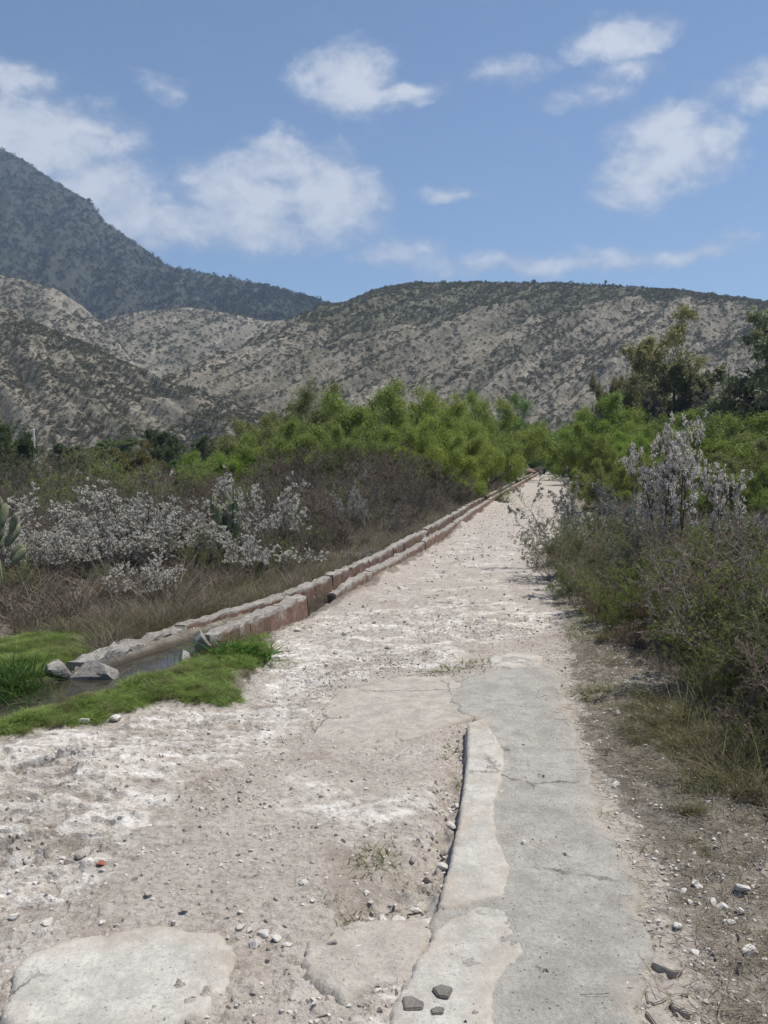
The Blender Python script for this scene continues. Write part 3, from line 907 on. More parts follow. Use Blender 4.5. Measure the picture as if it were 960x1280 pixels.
    proto('slim', [('trunk', wood_mesh('trunk', lev, sides=(7, 4, 3, 3)), 'wood'),
                   ('crown', leaves_on(g, lev[3], 10, .22, .065, .7, .0, jitter=.08, name='crown', droop=.6), 'leaf')], lev)
    # big spreading pepper tree
    g = np.random.default_rng(610)
    P, D, Ln, Rd = stems(g, 4, 1, 5.2, .26, (6, 36), .25)
    sp = [dict(nseg=8, wander=.12, up=.05, n=11, ratio=.5, ang=48, frm=.2, rr=.5, taper=.3),
          dict(nseg=5, wander=.2, up=.05, n=8, ratio=.5, ang=45, frm=.25, rr=.5),
          dict(nseg=4, wander=.2, up=-.03, n=7, ratio=.55, ang=42, frm=.2, rr=.5, rmin=.008),
          dict(nseg=3, wander=.16, up=-.22)]
    lev = grow(g, P, D, Ln, Rd, sp)
    proto('pepper', [('trunk', wood_mesh('trunk', lev, sides=(7, 5, 3, 3)), 'wood'),
                     ('crown', leaves_on(g, lev[3], 13, .19, .065, .6, .0, jitter=.06, name='crown', droop=.5), 'leaf')], lev)
    # tufts of grass
    for name, n, h, wd, lean in (('lush', 120, .20, .006, 45), ('dry', 110, .42, .005, 42), ('weed', 130, .12, .011, 70)):
        g = np.random.default_rng(700 + n)
        a = g.uniform(0, 2 * np.pi, n); le = np.radians(np.abs(g.normal(0, lean * .6, n)))
        D = np.stack([np.cos(a) * np.sin(le), np.sin(a) * np.sin(le), np.cos(le)], 1)
        rb = .10 * np.sqrt(g.uniform(0, 1, n))
        b = g.uniform(0, 2 * np.pi, n)
        P = np.stack([np.cos(b) * rb, np.sin(b) * rb, np.full(n, -.02)], 1)
        L = h * g.uniform(.45, 1.15, n)
        side = norm(np.cross(D, np.array([0, 0, 1.]) + g.normal(0, .3, (n, 3))))
        V = []
        p, d = P.copy(), D.copy()
        for j, w in enumerate((1, .85, .55, .06)):
            V += [p - side * wd * w * .5, p + side * wd * w * .5]
            d = norm(d + np.array([0, 0, -.28]) + norm(D * [1, 1, 0]) * .12)
            p = p + d * (L / 3)[:, None]
        V = np.stack(V, 1)                    # n,8,3
        idx = np.arange(n * 8).reshape(n, 8)
        Q = np.concatenate([idx[:, [2 * j, 2 * j + 1, 2 * j + 3, 2 * j + 2]] for j in range(3)])
        me = mesh_np('blades', V.reshape(-1, 3), Q, M_LEAF, {'v': np.repeat(g.uniform(0, 1, n), 8)})
        PROTO[name] = ([('blades', me, 'leaf')], h, .2)


make_protos()


def plant(kind, name, px, Y, top_py, label, cat, group, leaf, wood=(.13, .11, .095), petal=(.42, .42, .44), wide=1.0, rot=None, x=None, height_m=None, lean=None):
    parts, ph, pr = PROTO[kind]
    wx = at(px, 600, Y)[0] if x is None else x
    gz = hz(wx, Y) if Y < 95 else 0.0
    hgt = height_m if height_m else at(px, top_py, Y)[2] - gz
    s = hgt / ph
    e = empty(name, (wx, Y, gz - .02), random.uniform(0, 6.28) if rot is None else rot, label, cat, group)
    e.scale = (s * wide, s * wide, s)
    if lean: e.rotation_euler = (lean[0], lean[1], e.rotation_euler[2])
    for pn, me, ck in parts:
        link(pn, me, e, {'wood': wood, 'leaf': leaf, 'petal': petal}[ck])
    return e


# scrub on the hills ------------------------------------------------
def gn_scatter(name, pts, rot, scl, template, label, cat):
    me = bpy.data.meshes.new(name)
    me.from_pydata([tuple(p) for p in pts], [], [])
    a = me.attributes.new('rot', 'FLOAT_VECTOR', 'POINT'); a.data.foreach_set('vector', np.asarray(rot, np.float32).ravel())
    a = me.attributes.new('scl', 'FLOAT_VECTOR', 'POINT'); a.data.foreach_set('vector', np.asarray(scl, np.float32).ravel())
    o = link(name, me)
    ng = bpy.data.node_groups.new(name, 'GeometryNodeTree')
    ng.interface.new_socket('Geometry', in_out='INPUT', socket_type='NodeSocketGeometry')
    ng.interface.new_socket('Geometry', in_out='OUTPUT', socket_type='NodeSocketGeometry')
    gi = ng.nodes.new('NodeGroupInput'); go = ng.nodes.new('NodeGroupOutput')
    ip = ng.nodes.new('GeometryNodeInstanceOnPoints'); oi = ng.nodes.new('GeometryNodeObjectInfo')
    oi.inputs['Object'].default_value = template
    na = ng.nodes.new('GeometryNodeInputNamedAttribute'); na.data_type = 'FLOAT_VECTOR'; na.inputs[0].default_value = 'rot'
    nb = ng.nodes.new('GeometryNodeInputNamedAttribute'); nb.data_type = 'FLOAT_VECTOR'; nb.inputs[0].default_value = 'scl'
    e2r = ng.nodes.new('FunctionNodeEulerToRotation')
    L = ng.links.new
    L(gi.outputs[0], ip.inputs['Points']); L(oi.outputs['Geometry'], ip.inputs['Instance'])
    L(na.outputs[0], e2r.inputs[0]); L(e2r.outputs[0], ip.inputs['Rotation']); L(nb.outputs[0], ip.inputs['Scale'])
    L(ip.outputs[0], go.inputs[0])
    o.modifiers.new('scatter', 'NODES').node_group = ng
    return tag(o, label, cat, kind='stuff')


def template(name, me):
    return bpy.data.objects.new(name, me)


def clump_mesh(seed, n, mat):
    g = np.random.default_rng(seed)
    a = g.uniform(0, 2 * np.pi, n); r = np.sqrt(g.uniform(0, 1, n)); zz = g.uniform(0, 1, n) ** .8
    rr = r * np.sqrt(np.clip(1 - (zz * .95) ** 2, .05, 1)) * (1 + .25 * np.sin(a * 3 + seed))
    C = np.stack([np.cos(a) * rr, np.sin(a) * rr, zz * 1.05 - .1], 1)
    V, Q, v = leaf_quads(g, C, norm(C + np.array([0, 0, .2])), .55, .34, .8)
    return mesh_np('scrub_clump', V, Q, mat, {'v': v}, smooth=False)


M_SCRUB = mat_fixed_leaf('hill_scrub_leaf', (.06, .06, .038), (.155, .148, .095), .2)
M_SCRUB_FAR = mat_fixed_leaf('mountain_scrub_leaf', (.024, .027, .020), (.060, .060, .042), .15)


def hill_scrub(hname, n, smin, smax, base, gain, tmpl, label, seed):
    V, veg, vv = HILLS[hname]
    g = np.random.default_rng(seed)
    nu, nv = veg.shape
    fi = g.uniform(0, nu - 1.001, n * 5); i0 = 3
    vr = g.uniform(-.1, 1, n * 5)
    fj = np.interp(vr, vv, np.arange(nv)); fj = np.clip(fj, 0, nv - 1.001)
    i, j = fi.astype(int), fj.astype(int); a, b = (fi - i)[:, None], (fj - j)[:, None]
    P = (V[i, j] * (1 - a) + V[i + 1, j] * a) * (1 - b) + (V[i, j + 1] * (1 - a) + V[i + 1, j + 1] * a) * b
    w = veg[i, j]
    cl = fbm(P[:, 0] * .03, P[:, 1] * .03, 3, 60)
    keep = g.uniform(0, 1, len(P)) < np.clip(base + .05 + gain * w + cl * .8, .05, 1)
    # only what the picture frame (and a step either side) could show
    sx = P[:, 0] / P[:, 1]
    keep &= (np.abs(sx) < .62)
    P = P[keep][:n]
    m = len(P)
    s = g.uniform(smin, smax, m) * np.exp(g.normal(-.08, .32, m))
    rot = np.stack([g.normal(0, .08, m), g.normal(0, .08, m), g.uniform(0, 6.28, m)], 1)
    scl = np.stack([s, s, s * g.uniform(.7, 1.25, m)], 1)
    gn_scatter('hill_scrub', P, rot, scl, tmpl, label, 'scrub')


t_scrub = template('scrub_template', clump_mesh(1, 46, M_SCRUB))
t_scrub_far = template('far_scrub_template', clump_mesh(2, 40, M_SCRUB_FAR))
hill_scrub('ridge_hill', 46000, .32, .70, .22, .75, t_scrub, 'dark low scrub dotting the pale hill with the flat ridge', 1)
hill_scrub('near_slope', 20000, .25, .56, .25, .75, t_scrub, 'grey scrub dotting the pale slope that descends behind the pole', 2)
hill_scrub('far_hill', 9000, .45, 1.0, .3, .7, t_scrub, 'scrub on the pale spur below the dark mountain', 3)
hill_scrub('middle_hill', 12000, .5, 1.1, .35, .7, t_scrub, 'scrub on the rounded hill closing the valley', 4)
hill_scrub('far_mountain', 26000, 1.2, 2.7, .4, .6, t_scrub_far, 'dense green scrub covering the high mountain', 5)

# spiky plants on the skyline of the ridge
def make_yucca():
    g = np.random.default_rng(5)
    P = np.array([[[0, 0, -.4], [.05, 0, 1.2], [.0, .1, 2.6], [.1, .1, 3.4]]]).astype(float)
    v1, q1 = tube_polylines(P, np.array([.28]), np.array([.2]), 6)
    arms = np.array([[[.02, 0, 1.8], [.5, .1, 2.1], [.8, .2, 2.9]], [[.0, 0, 2.2], [-.45, -.2, 2.5], [-.6, -.2, 3.1]]]).astype(float)
    v2, q2 = tube_polylines(arms, np.array([.18, .18]), np.array([.14, .14]), 5)
    tr = mesh_np('trunk', np.concatenate([v1, v2]), np.concatenate([q1, q2 + len(v1)]), M_TWIG)
    C, D = [], []
    for c in ((.1, .1, 3.4), (.8, .2, 2.9), (-.6, -.2, 3.1)):
        d = norm(g.normal(0, 1, (60, 3)) + [0, 0, .5]); C.append(np.array(c) + d * .1); D.append(d)
    V, Q, v = leaf_quads(g, np.concatenate(C), np.concatenate(D), .95, .14, .05)
    cr = mesh_np('crown', V, Q, M_LEAF, {'v': v}, smooth=False)
    PROTO['yucca'] = ([('trunk', tr, 'wood'), ('crown', cr, 'leaf')], 4.2, 1)


make_yucca()
for px, tp, D, lab, grp in ((668, 349, 424, 'tall spiky yucca alone on the middle of the ridge skyline', None),
                            (757, 350, 419, 'largest spiky yucca of the cluster on the ridge skyline', None),
                            (767, 354, 419, 'small yucca beside the largest one on the ridge skyline', 'small ridge yuccas'),
                            (775, 355, 418, 'small yucca beside the largest one on the ridge skyline', 'small ridge yuccas'),
                            (784, 356, 418, 'small yucca beside the largest one on the ridge skyline', 'small ridge yuccas'),
                            (803, 357, 416, 'thin yucca standing by itself where the ridge begins to fall', None),
                            (607, 350, 427, 'short yucca among scrub on the dark flat crest', None)):
    ridge_z = {668: 354, 757: 357, 767: 357.4, 775: 357.8, 784: 358.3, 803: 359.5, 607: 353}[px]
    x0, y0, z0 = at(px, ridge_z, D)
    e = empty('yucca', (x0, y0, z0 - .6), random.uniform(0, 6), lab, 'yucca', grp)
    sc_ = (at(px, tp, D)[2] - z0 + .6) / 4.2; e.scale = (sc_ * 1.1, sc_ * 1.1, sc_)
    for pn, me, ck in PROTO['yucca'][0]: link(pn, me, e, (.06, .055, .045) if ck == 'wood' else (.045, .06, .03))

# ------------------------------------------------------------------ channel walls
def poly_arc(line):
    P = np.array(line, float); s = np.concatenate([[0], np.cumsum(np.linalg.norm(np.diff(P[:, :2], axis=0), axis=1))])
    return P, s


def on_line(P, s, t):
    return np.stack([np.interp(t, s, P[:, i]) for i in range(3)], -1)


def wall_piece(name, P, s, t0, t1, width, bottom, parent, mat, seed, n=6, rough=.014, wid_j=.15, off=0.0, top_off=0.0):
    g = np.random.default_rng(seed)
    ts = np.linspace(t0, t1, n)
    C = on_line(P, s, ts); d = norm(np.gradient(C[:, :2], axis=0))
    nrm = np.stack([-d[:, 1], d[:, 0]], 1)      # to the left of travel
    w = width * (1 + g.uniform(-wid_j, wid_j)); zt = top_off + g.uniform(-.014, .014); lt = g.uniform(-.010, .010)
    prof = [(-.5, None), (-.52, .40), (-.51, .90), (-.46, .99), (-.15, 1.0), (.15, 1.0), (.46, .99), (.51, .90), (.52, .40), (.5, None)]
    V = []; top = []
    for i in range(n):
        endk = .985 if i in (0, n - 1) else 1.0
        crest = g.normal(0, .005); wj = g.normal(0, .004)
        for (a, b) in prof:
            h = C[i, 2] + zt + crest
            z = bottom if b is None else bottom + (h - bottom) * b * (1 - (1 - endk) * .4)
            q = C[i, :2] + nrm[i] * (a * w * endk + off + wj)
            nx = mnoise.noise_vector(Vector((q[0] * 6.0, q[1] * 6.0, z * 7 + seed * .37))) * rough \
                + mnoise.noise_vector(Vector((q[0] * 19.0, q[1] * 19.0, z * 19 + seed))) * rough * .8
            V.append((q[0] + nx[0], q[1] + nx[1], z + nx[2] * (0 if b is None else 1) + lt * a))
            top.append(0.05 if (b is None or b < .5) else (.38 if b < .95 else .9))
    m = len(prof); Q = []
    for i in range(n - 1):
        for j in range(m - 1):
            Q.append((i * m + j, i * m + j + 1, (i + 1) * m + j + 1, (i + 1) * m + j))
    for i, fl in ((0, True), (n - 1, False)):
        for j in range(m // 2 - 1):
            q = (i * m + j, i * m + m - 1 - j, i * m + m - 2 - j, i * m + j + 1)
            Q.append(q if fl else q[::-1])
    me = mesh_np(name, V, Q, mat, {'top': top}, smooth=False)
    bm = bmesh.new(); bm.from_mesh(me); bmesh.ops.recalc_face_normals(bm, faces=bm.faces[:]); bm.to_mesh(me); bm.free()
    return link(name, me, parent)


def build_wall(line, label, width, t_start, far, plen, seed, mat, bottom=-.16, stone_until=0.0):
    P, s = poly_arc(line)
    e = empty('channel_wall', (0, 0, 0), 0, label, 'wall')
    t = t_start; g = np.random.default_rng(seed); k = 0
    while t < min(far, s[-1]):
        ln = g.uniform(*plen) * (1 + t * .03)
        t1 = min(t + ln, s[-1])
        st = t < stone_until
        wall_piece('coping_stone', P, s, t, t1 - .004, width * (1.35 if st else 1), bottom, e, M_GREYSTONE if st else mat, seed * 100 + k, max(5, int((t1 - t) / .07)) if t < 8 else 7,
                   .034 if st else .020, .18 if st else .07)
        t = t1; k += 1
    n = max(6, int((t - t_start) / .35))
    wall_piece('mortar_core', P, s, t_start + .05, t - .03, width * .6, bottom, e, M_MORTAR, seed * 7, n, .006, .0, 0, -.022)
    if t < s[-1] - .5:
        wall_piece('far_coping', P, s, t, s[-1], width, bottom, e, mat, seed * 9, 160, .016, 0)
    return e


build_wall(LW, 'long low wall of stone and red brick on the thicket side of the water channel', .125, 0.0, 22, (.5, 1.8), 3, M_COPING, stone_until=1.3)
build_wall(RWN, 'short detached red brick stump of channel wall beside the lush grass', .14, 0.0, 5, (.5, .75), 5, M_COPING)
build_wall(RWF, 'long low red brick and mortar wall on the track side of the water channel', .11, 0.0, 20, (.6, 2.0), 7, M_COPING)


def rock_mesh(name, seed, dims, mat, sub=3, planes=9, rough=.06, flat=None):
    g = np.random.default_rng(seed)
    bm = bmesh.new(); bmesh.ops.create_icosphere(bm, subdivisions=sub, radius=1.0)
    N = norm(g.normal(0, 1, (planes, 3))); D = g.uniform(.42, .74, planes)
    if flat: N = np.concatenate([N, [[0, 0, 1]]]); D = np.concatenate([D, [flat]])
    for v in bm.verts:
        p = np.array(v.co)
        for nn, dd in zip(N, D):
            q = p @ nn
            if q > dd: p = p - nn * (q - dd)
        nv = mnoise.noise_vector(Vector(p * 2.2) + Vector((seed, 0, 0))) * rough + mnoise.noise_vector(Vector(p * 6) + Vector((0, seed, 0))) * rough * .4
        v.co = (p + np.array(nv)) * np.array(dims)
    me = bpy.data.meshes.new(name); bm.to_mesh(me); bm.free()
    me.materials.append(mat)
    for p in me.polygons: p.use_smooth = False
    return me


def shard_mesh(name, seed, w, d, h, mat, sides=6):
    g = np.random.default_rng(seed)
    a = np.sort(np.linspace(0, 2 * np.pi, sides, endpoint=False) + g.uniform(-.35, .35, sides)); r = g.uniform(.75, 1.1, sides)
    bm = bmesh.new(); vs = [bm.verts.new((math.cos(t) * k * w, math.sin(t) * k * d, -h)) for t, k in zip(a, r)]
    f = bm.faces.new(vs); ex = bmesh.ops.extrude_face_region(bm, geom=[f])
    for v in [e for e in ex['geom'] if isinstance(e, bmesh.types.BMVert)]: v.co.z = h * g.uniform(.8, 1.1); v.co.x *= .95; v.co.y *= .95
    bmesh.ops.recalc_face_normals(bm, faces=bm.faces[:])
    bmesh.ops.bevel(bm, geom=bm.edges[:], offset=min(h, w) * .16, segments=2, affect='EDGES')
    me = bpy.data.meshes.new(name); bm.to_mesh(me); bm.free(); me.materials.append(mat)
    return me


def rock(name, px, py, dims, mat, seed, label, cat='stone', group=None, z=0.0, rz=None, sink=.35, sub=3, flat=None, pos=None, planes=9):
    x, y = G(px, py, z) if pos is None else pos[:2]
    o = link(name, rock_mesh(name, seed, tuple(d * 1.3 for d in dims), mat, sub, planes, .035, flat=flat))
    o.location = (x, y, hz(x, y) + dims[2] * (1 - 2 * sink) if pos is None or len(pos) == 2 else pos[2])
    o.rotation_euler = (0, 0, random.uniform(0, 6.28) if rz is None else rz)
    return tag(o, label, cat, group)


rock('boulder', 0, 0, (.17, .13, .12), M_GREYSTONE, 21, 'dark grey angular boulder at the open end of the channel wall', pos=(-2.14, 6.42), rz=.5, sink=.2, planes=7)
rock('boulder', 0, 0, (.09, .08, .09), M_GREYSTONE, 22, 'small pale stone wedged against the dark boulder at the channel mouth', pos=(-2.40, 6.36), rz=.2, sink=.3)
rock('boulder', 0, 0, (.062, .055, .095), M_GREYSTONE, 23, 'pale rounded stone capping the near end of the red brick stump', pos=(-1.43, 6.82), sink=.15)
rock('boulder', 0, 0, (.04, .07, .07), M_GREYSTONE, 24, 'small upright stone in the grass bank at the edge of the water', pos=(-1.52, 6.62), sink=.3)
rock('boulder', 0, 0, (.26, .16, .13), M_BROWNSTONE, 25, 'reddish brown boulder among dead twigs under the verge brush', pos=G(826, 822), sink=.2)

# stream in the channel
def build_water():
    line = STREAM[:-1] + CH
    half = np.interp([p[1] for p in line], [4, 5.2, 6, 7, 8, 9, 9.8, 12], [.52, .48, .42, .40, .30, .22, .15, .15])
    P = np.array(line); d = norm(np.gradient(P, axis=0)); n = np.stack([-d[:, 1], d[:, 0]], 1)
    V, Q = [], []
    for i in range(len(P)):
        zz = -.018
        for a in (-1, 0, 1): V.append((*(P[i] + n[i] * a * half[i]), zz))
    for i in range(len(P) - 1):
        for j in range(2): Q.append((i * 3 + j, (i + 1) * 3 + j, (i + 1) * 3 + j + 1, i * 3 + j + 1))
    link('water', mesh_np('water', V, Q, M_WATER))['kind'] = 'structure'


build_water()

# ------------------------------------------------------------------ vegetation in place
BROWN = (.17, .142, .122); GREY = (.21, .19, .17); DARKW = (.095, .08, .066)
G_BRIGHT = (.25, .31, .065); G_MID = (.21, .27, .065); G_DEEP = (.115, .20, .05); G_OLIVE = (.205, .225, .085); G_GREY = (.215, .225, .13)
LIME = (.24, .35, .06); G_DARK = (.095, .125, .055)

# green thorn bushes left of the track
L_GB = 'feathery green thorn bush behind the brown thicket by the channel'
GR_GB = 'green bushes along the left of the track'
for i, (px, tp, Y, c) in enumerate([(455, 500, 52, G_MID), (515, 505, 48, G_BRIGHT), (400, 505, 54, G_OLIVE), (598, 512, 72, G_MID), (578, 505, 58, G_BRIGHT), (545, 545, 31, G_BRIGHT), (340, 545, 36, G_MID)]):
    plant('green%d' % (i % 2), 'thorn_bush', px, Y, tp, 'rounded feathery bush filling the green belt behind the brown thicket', 'bush', 'filling bushes of the green belt', c, DARKW, wide=1.1)
for i, (px, tp, Y, w, c) in enumerate([(352, 520, 44, .95, G_OLIVE), (432, 480, 46, 1.0, G_OLIVE), (392, 530, 36, 1.0, G_MID), (490, 488, 40, 1.05, G_MID), (528, 498, 36, 1.0, G_BRIGHT),
                                       (562, 528, 32, .8, G_BRIGHT), (470, 535, 33, .95, G_MID), (562, 496, 50, .95, G_MID)]):
    lab = ['dull olive thorn bush nearest the pale slope in the green belt left of the track', 'tallest olive thorn bush of the green belt left of the track', 'green thorn bush in front of the tallest olive one',
           'tall mid-green thorn bush between the tallest olive one and the bright ones', 'large bright green thorn bush rising from the brown thicket', 'low bright yellow-green thorn bush leaning towards the channel wall',
           'low green thorn bush on the thicket edge below the tall mid-green one', 'green thorn bush half hidden behind the large bright one'][i]
    plant('green%d' % (i % 3), 'thorn_bush', px, Y, tp, lab, 'bush', GR_GB, c, DARKW, wide=w)
for i, (px, tp, Y, w, c, lab) in enumerate([
        (622, 498, 92, .95, G_DEEP, 'deep green bush standing at the far end of the track'),
        (572, 530, 62, .85, G_DEEP, 'deep green low bush touching the far end of the channel wall'),
        (275, 566, 34, 1.2, LIME, 'lime green bush glowing behind the white blossom and the cactus'),
        (165, 552, 52, 1.0, (.15, .125, .04), 'yellowish olive bush below the pale slope')]):
    plant('green%d' % ((i + 1) % 3), 'thorn_bush', px, Y, tp, lab, 'bush', None, c, DARKW, wide=w)
# right of the track
L_GR = 'bright green thorn bush in the belt right of the track end'
for i, (px, tp, Y, w, c) in enumerate([(700, 528, 106, 1.2, G_MID), (757, 512, 74, 1.1, G_BRIGHT), (785, 498, 62, 1.0, LIME), (825, 515, 56, 1.0, G_BRIGHT), (748, 545, 60, 1.0, G_MID), (810, 540, 44, 1.0, LIME), (775, 530, 50, 1.1, G_BRIGHT), (720, 540, 84, 1.1, G_BRIGHT), (850, 520, 50, 1.0, G_MID)]):
    plant('green%d' % (i % 3), 'thorn_bush', px, Y, tp, L_GR, 'bush', 'bright bushes right of the track end', c, DARKW, wide=w)
plant('green1', 'thorn_bush', 768, 25, 560, 'low yellow-green bush right beside the track bend, behind grey blossom', 'bush', None, (.22, .25, .07), DARKW, wide=.85)
L_GD = 'dull green bush behind the tall white blossoming shrub'
for i, (px, tp, Y, w, c) in enumerate([(870, 545, 30, 1.1, G_OLIVE), (930, 520, 28, 1.1, G_MID), (990, 530, 24, 1.1, G_OLIVE), (820, 570, 34, 1.0, G_MID), (905, 580, 19, 1.0, G_MID)]):
    plant('green%d' % ((i + 2) % 3), 'thorn_bush', px, Y, tp, L_GD, 'bush', 'dull bushes on the right', c, DARKW, wide=w)
# trees
plant('slim', 'slim_tree', 796, 66, 388, 'tall slim tree with pale trunk and drooping olive leaves before the hill', 'tree', None, (.27, .26, .11), (.48, .45, .40), wide=.9, rot=.4)
plant('pepper', 'pepper_tree', 992, 46, 376, 'large dark grey-green tree behind the dull green bushes of the right verge', 'tree', None, (.20, .225, .125), (.075, .062, .053), wide=1.05, rot=2.0)
plant('pepper', 'pepper_tree', 1120, 52, 400, 'second large dark tree standing beyond the first, away from the track', 'tree', None, (.20, .225, .125), (.075, .062, .053), wide=1.0, rot=4.0)
plant('tree0', 'small_tree', 872, 60, 458, 'rounded dusky tree between the slim tree and the large dark tree', 'tree', None, (.205, .215, .105), DARKW, wide=.9)
plant('tree1', 'small_tree', 760, 64, 470, 'thin small olive tree left of the slim tree with pale trunk', 'tree', None, (.22, .21, .10), (.25, .22, .19), wide=.45)
plant('tree1', 'small_tree', 840, 58, 492, 'small bare-looking grey tree right of the pale trunk', 'tree', None, (.13, .12, .10), GREY, wide=.8)
L_FT = 'dark green tree in the far row below the pale slope'
for i, (px, tp, Y, w, c) in enumerate([(-30, 520, 48, 1.0, G_DARK), (2, 540, 44, .8, G_DARK), (90, 556, 58, 1.0, G_DARK), (118, 560, 66, 1.2, G_OLIVE), (208, 538, 66, .8, G_DARK), (262, 546, 70, 1.1, G_DARK),
                                       (310, 545, 60, 1.0, G_OLIVE), (62, 578, 36, 1.1, G_DEEP), (235, 570, 46, 1.1, G_DEEP), (325, 528, 70, 1.0, G_OLIVE)]):
    lab = {G_DARK: L_FT, G_OLIVE: 'olive tree in the far row below the pale slope', G_DEEP: 'fresh green small tree before the far row below the pale slope'}[c]
    plant('tree%d' % (i % 2), 'small_tree', px, Y, tp, lab, 'tree', 'far row of trees on the left, ' + {G_DARK: 'dark', G_OLIVE: 'olive', G_DEEP: 'fresh green'}[c], c, DARKW, wide=w)
L_BT = 'dusky tree in the wood behind the green bushes at the foot of the hill'
for i, (px, tp, Y, w) in enumerate([(140, 548, 110, 1.6), (400, 525, 100, 1.5), (470, 520, 105, 1.6), (540, 520, 115, 1.6), (610, 522, 120, 1.6), (670, 528, 125, 1.6), (730, 524, 115, 1.6), (900, 500, 90, 1.4), (1010, 480, 85, 1.4),
                                    (15, 550, 100, 1.5), (300, 545, 100, 1.6), (210, 555, 95, 1.4), (-70, 540, 95, 1.5)]):
    plant('tree%d' % (i % 2), 'small_tree', px, Y, tp, L_BT, 'tree', 'wood at the foot of the hill', (.145, .18, .065), DARKW, wide=w)

# leafless brown thicket left of the channel
L_BR = 'leafless brown thorn shrub in the thicket left of the channel'
spots = [(330, 588, 20), (378, 576, 23), (430, 570, 25), (480, 566, 27), (522, 578, 25), (562, 590, 27), (345, 612, 15.5), (398, 602, 17.5), (448, 600, 19.5), (500, 604, 21), (545, 615, 23),
         (590, 606, 31), (612, 600, 38), (420, 636, 14.6), (472, 632, 17), (515, 642, 19.5), (555, 640, 24), (40, 572, 25), (92, 576, 27), (150, 574, 25), (210, 580, 25), (252, 586, 27), (5, 580, 21),
         (292, 592, 19), (120, 590, 19), (190, 595, 18), (60, 600, 17), (245, 610, 16), (-40, 590, 18), (380, 650, 13.2), (300, 640, 14)]
spots += [(355, 560, 30), (405, 556, 32), (455, 560, 31), (500, 572, 30), (320, 575, 26), (20, 560, 30), (70, 566, 32), (180, 566, 31), (230, 572, 33), (280, 572, 30), (535, 598, 27), (570, 612, 29)]
for i, (px, tp, Y) in enumerate(spots):
    tp -= 9 + 7 * math.sin(i * 2.3) - (16 if px < 300 else 0)
    plant('bare%d' % (i % 3), 'thorn_shrub', px, Y, tp, L_BR, 'shrub', 'brown thicket left of the channel', (.13, .11, .075), [BROWN, (.12, .10, .092), (.19, .165, .15), (.15, .11, .095)][i % 4], wide=random.uniform(1.0, 1.3))
L_OB = 'low olive leafy shrub among the leafless brown thicket'
for i, (px, tp, Y, c) in enumerate([(370, 640, 14.2, G_OLIVE), (310, 700, 10.9, G_OLIVE), (225, 715, 10.2, (.15, .18, .07)), (395, 610, 19, G_OLIVE), (140, 566, 30, G_MID), (90, 560, 33, G_OLIVE), (10, 566, 28, G_DARK),
                                    (60, 715, 9.9, G_GREY), (520, 600, 26, G_OLIVE), (245, 575, 30, G_MID), (430, 590, 24, G_OLIVE), (265, 660, 11.6, G_OLIVE), (350, 670, 12.2, G_OLIVE), (400, 690, 12.4, G_GREY), (480, 650, 17.5, G_GREY), (20, 700, 10, G_OLIVE), (130, 700, 10.3, G_GREY), (60, 590, 22, G_MID), (170, 585, 23, G_OLIVE), (455, 625, 19, G_OLIVE), (300, 600, 20, G_MID)]):
    plant('brush%d' % (i % 3), 'thicket_brush', px, Y, tp, L_OB, 'shrub', 'olive brush in the left thicket', c, GREY, wide=1.15)
# white blossoming shrubs on the left
L_WH = 'thorn shrub with greyish white blossom in the left blossoming mass'
for i, (px, tp, Y, w) in enumerate([(55, 622, 12.0, 1.15), (112, 604, 12.8, 1.1), (180, 600, 12.9, 1.1), (245, 598, 13.4, 1.05), (30, 655, 10.8, 1.0), (90, 650, 11.0, 1.1), (150, 640, 11.4, 1.0), (215, 632, 11.8, 1.1), (-30, 640, 11, 1.1)]):
    plant('white%d' % (i % 3), 'blossom_shrub', px, Y, tp, L_WH, 'shrub', 'blossoming mass left of the channel', (.10, .10, .075), (.12, .11, .10), (.55, .53, .48), wide=w)
plant('white1', 'blossom_shrub', 322, 12.6, 592, 'tall thin white blossoming shrub right beside the ribbed cactus', 'shrub', None, (.10, .10, .075), BROWN, (.60, .58, .54), wide=.8)
plant('white2', 'blossom_shrub', 318, 11.0, 655, 'low white blossoming shrub spreading towards the channel below the ribbed cactus', 'shrub', None, (.10, .10, .075), BROWN, (.60, .58, .54), wide=1.1)
plant('white0', 'blossom_shrub', 180, 9.5, 688, 'small bright white blossoming shrub standing in dry grass before the others', 'shrub', None, (.10, .10, .075), BROWN, (.60, .58, .54), wide=1.15)
plant('white1', 'blossom_shrub', 436, 17.5, 606, 'small lone whitish sprig in the brown thicket', 'shrub', None, (.12, .12, .09), BROWN, (.50, .50, .46), wide=.5)
plant('white2', 'blossom_shrub', 446, 13.0, 682, 'dwarf white blossoming shrub against the channel wall', 'shrub', None, (.12, .12, .09), BROWN, (.48, .48, .46), wide=1.6)

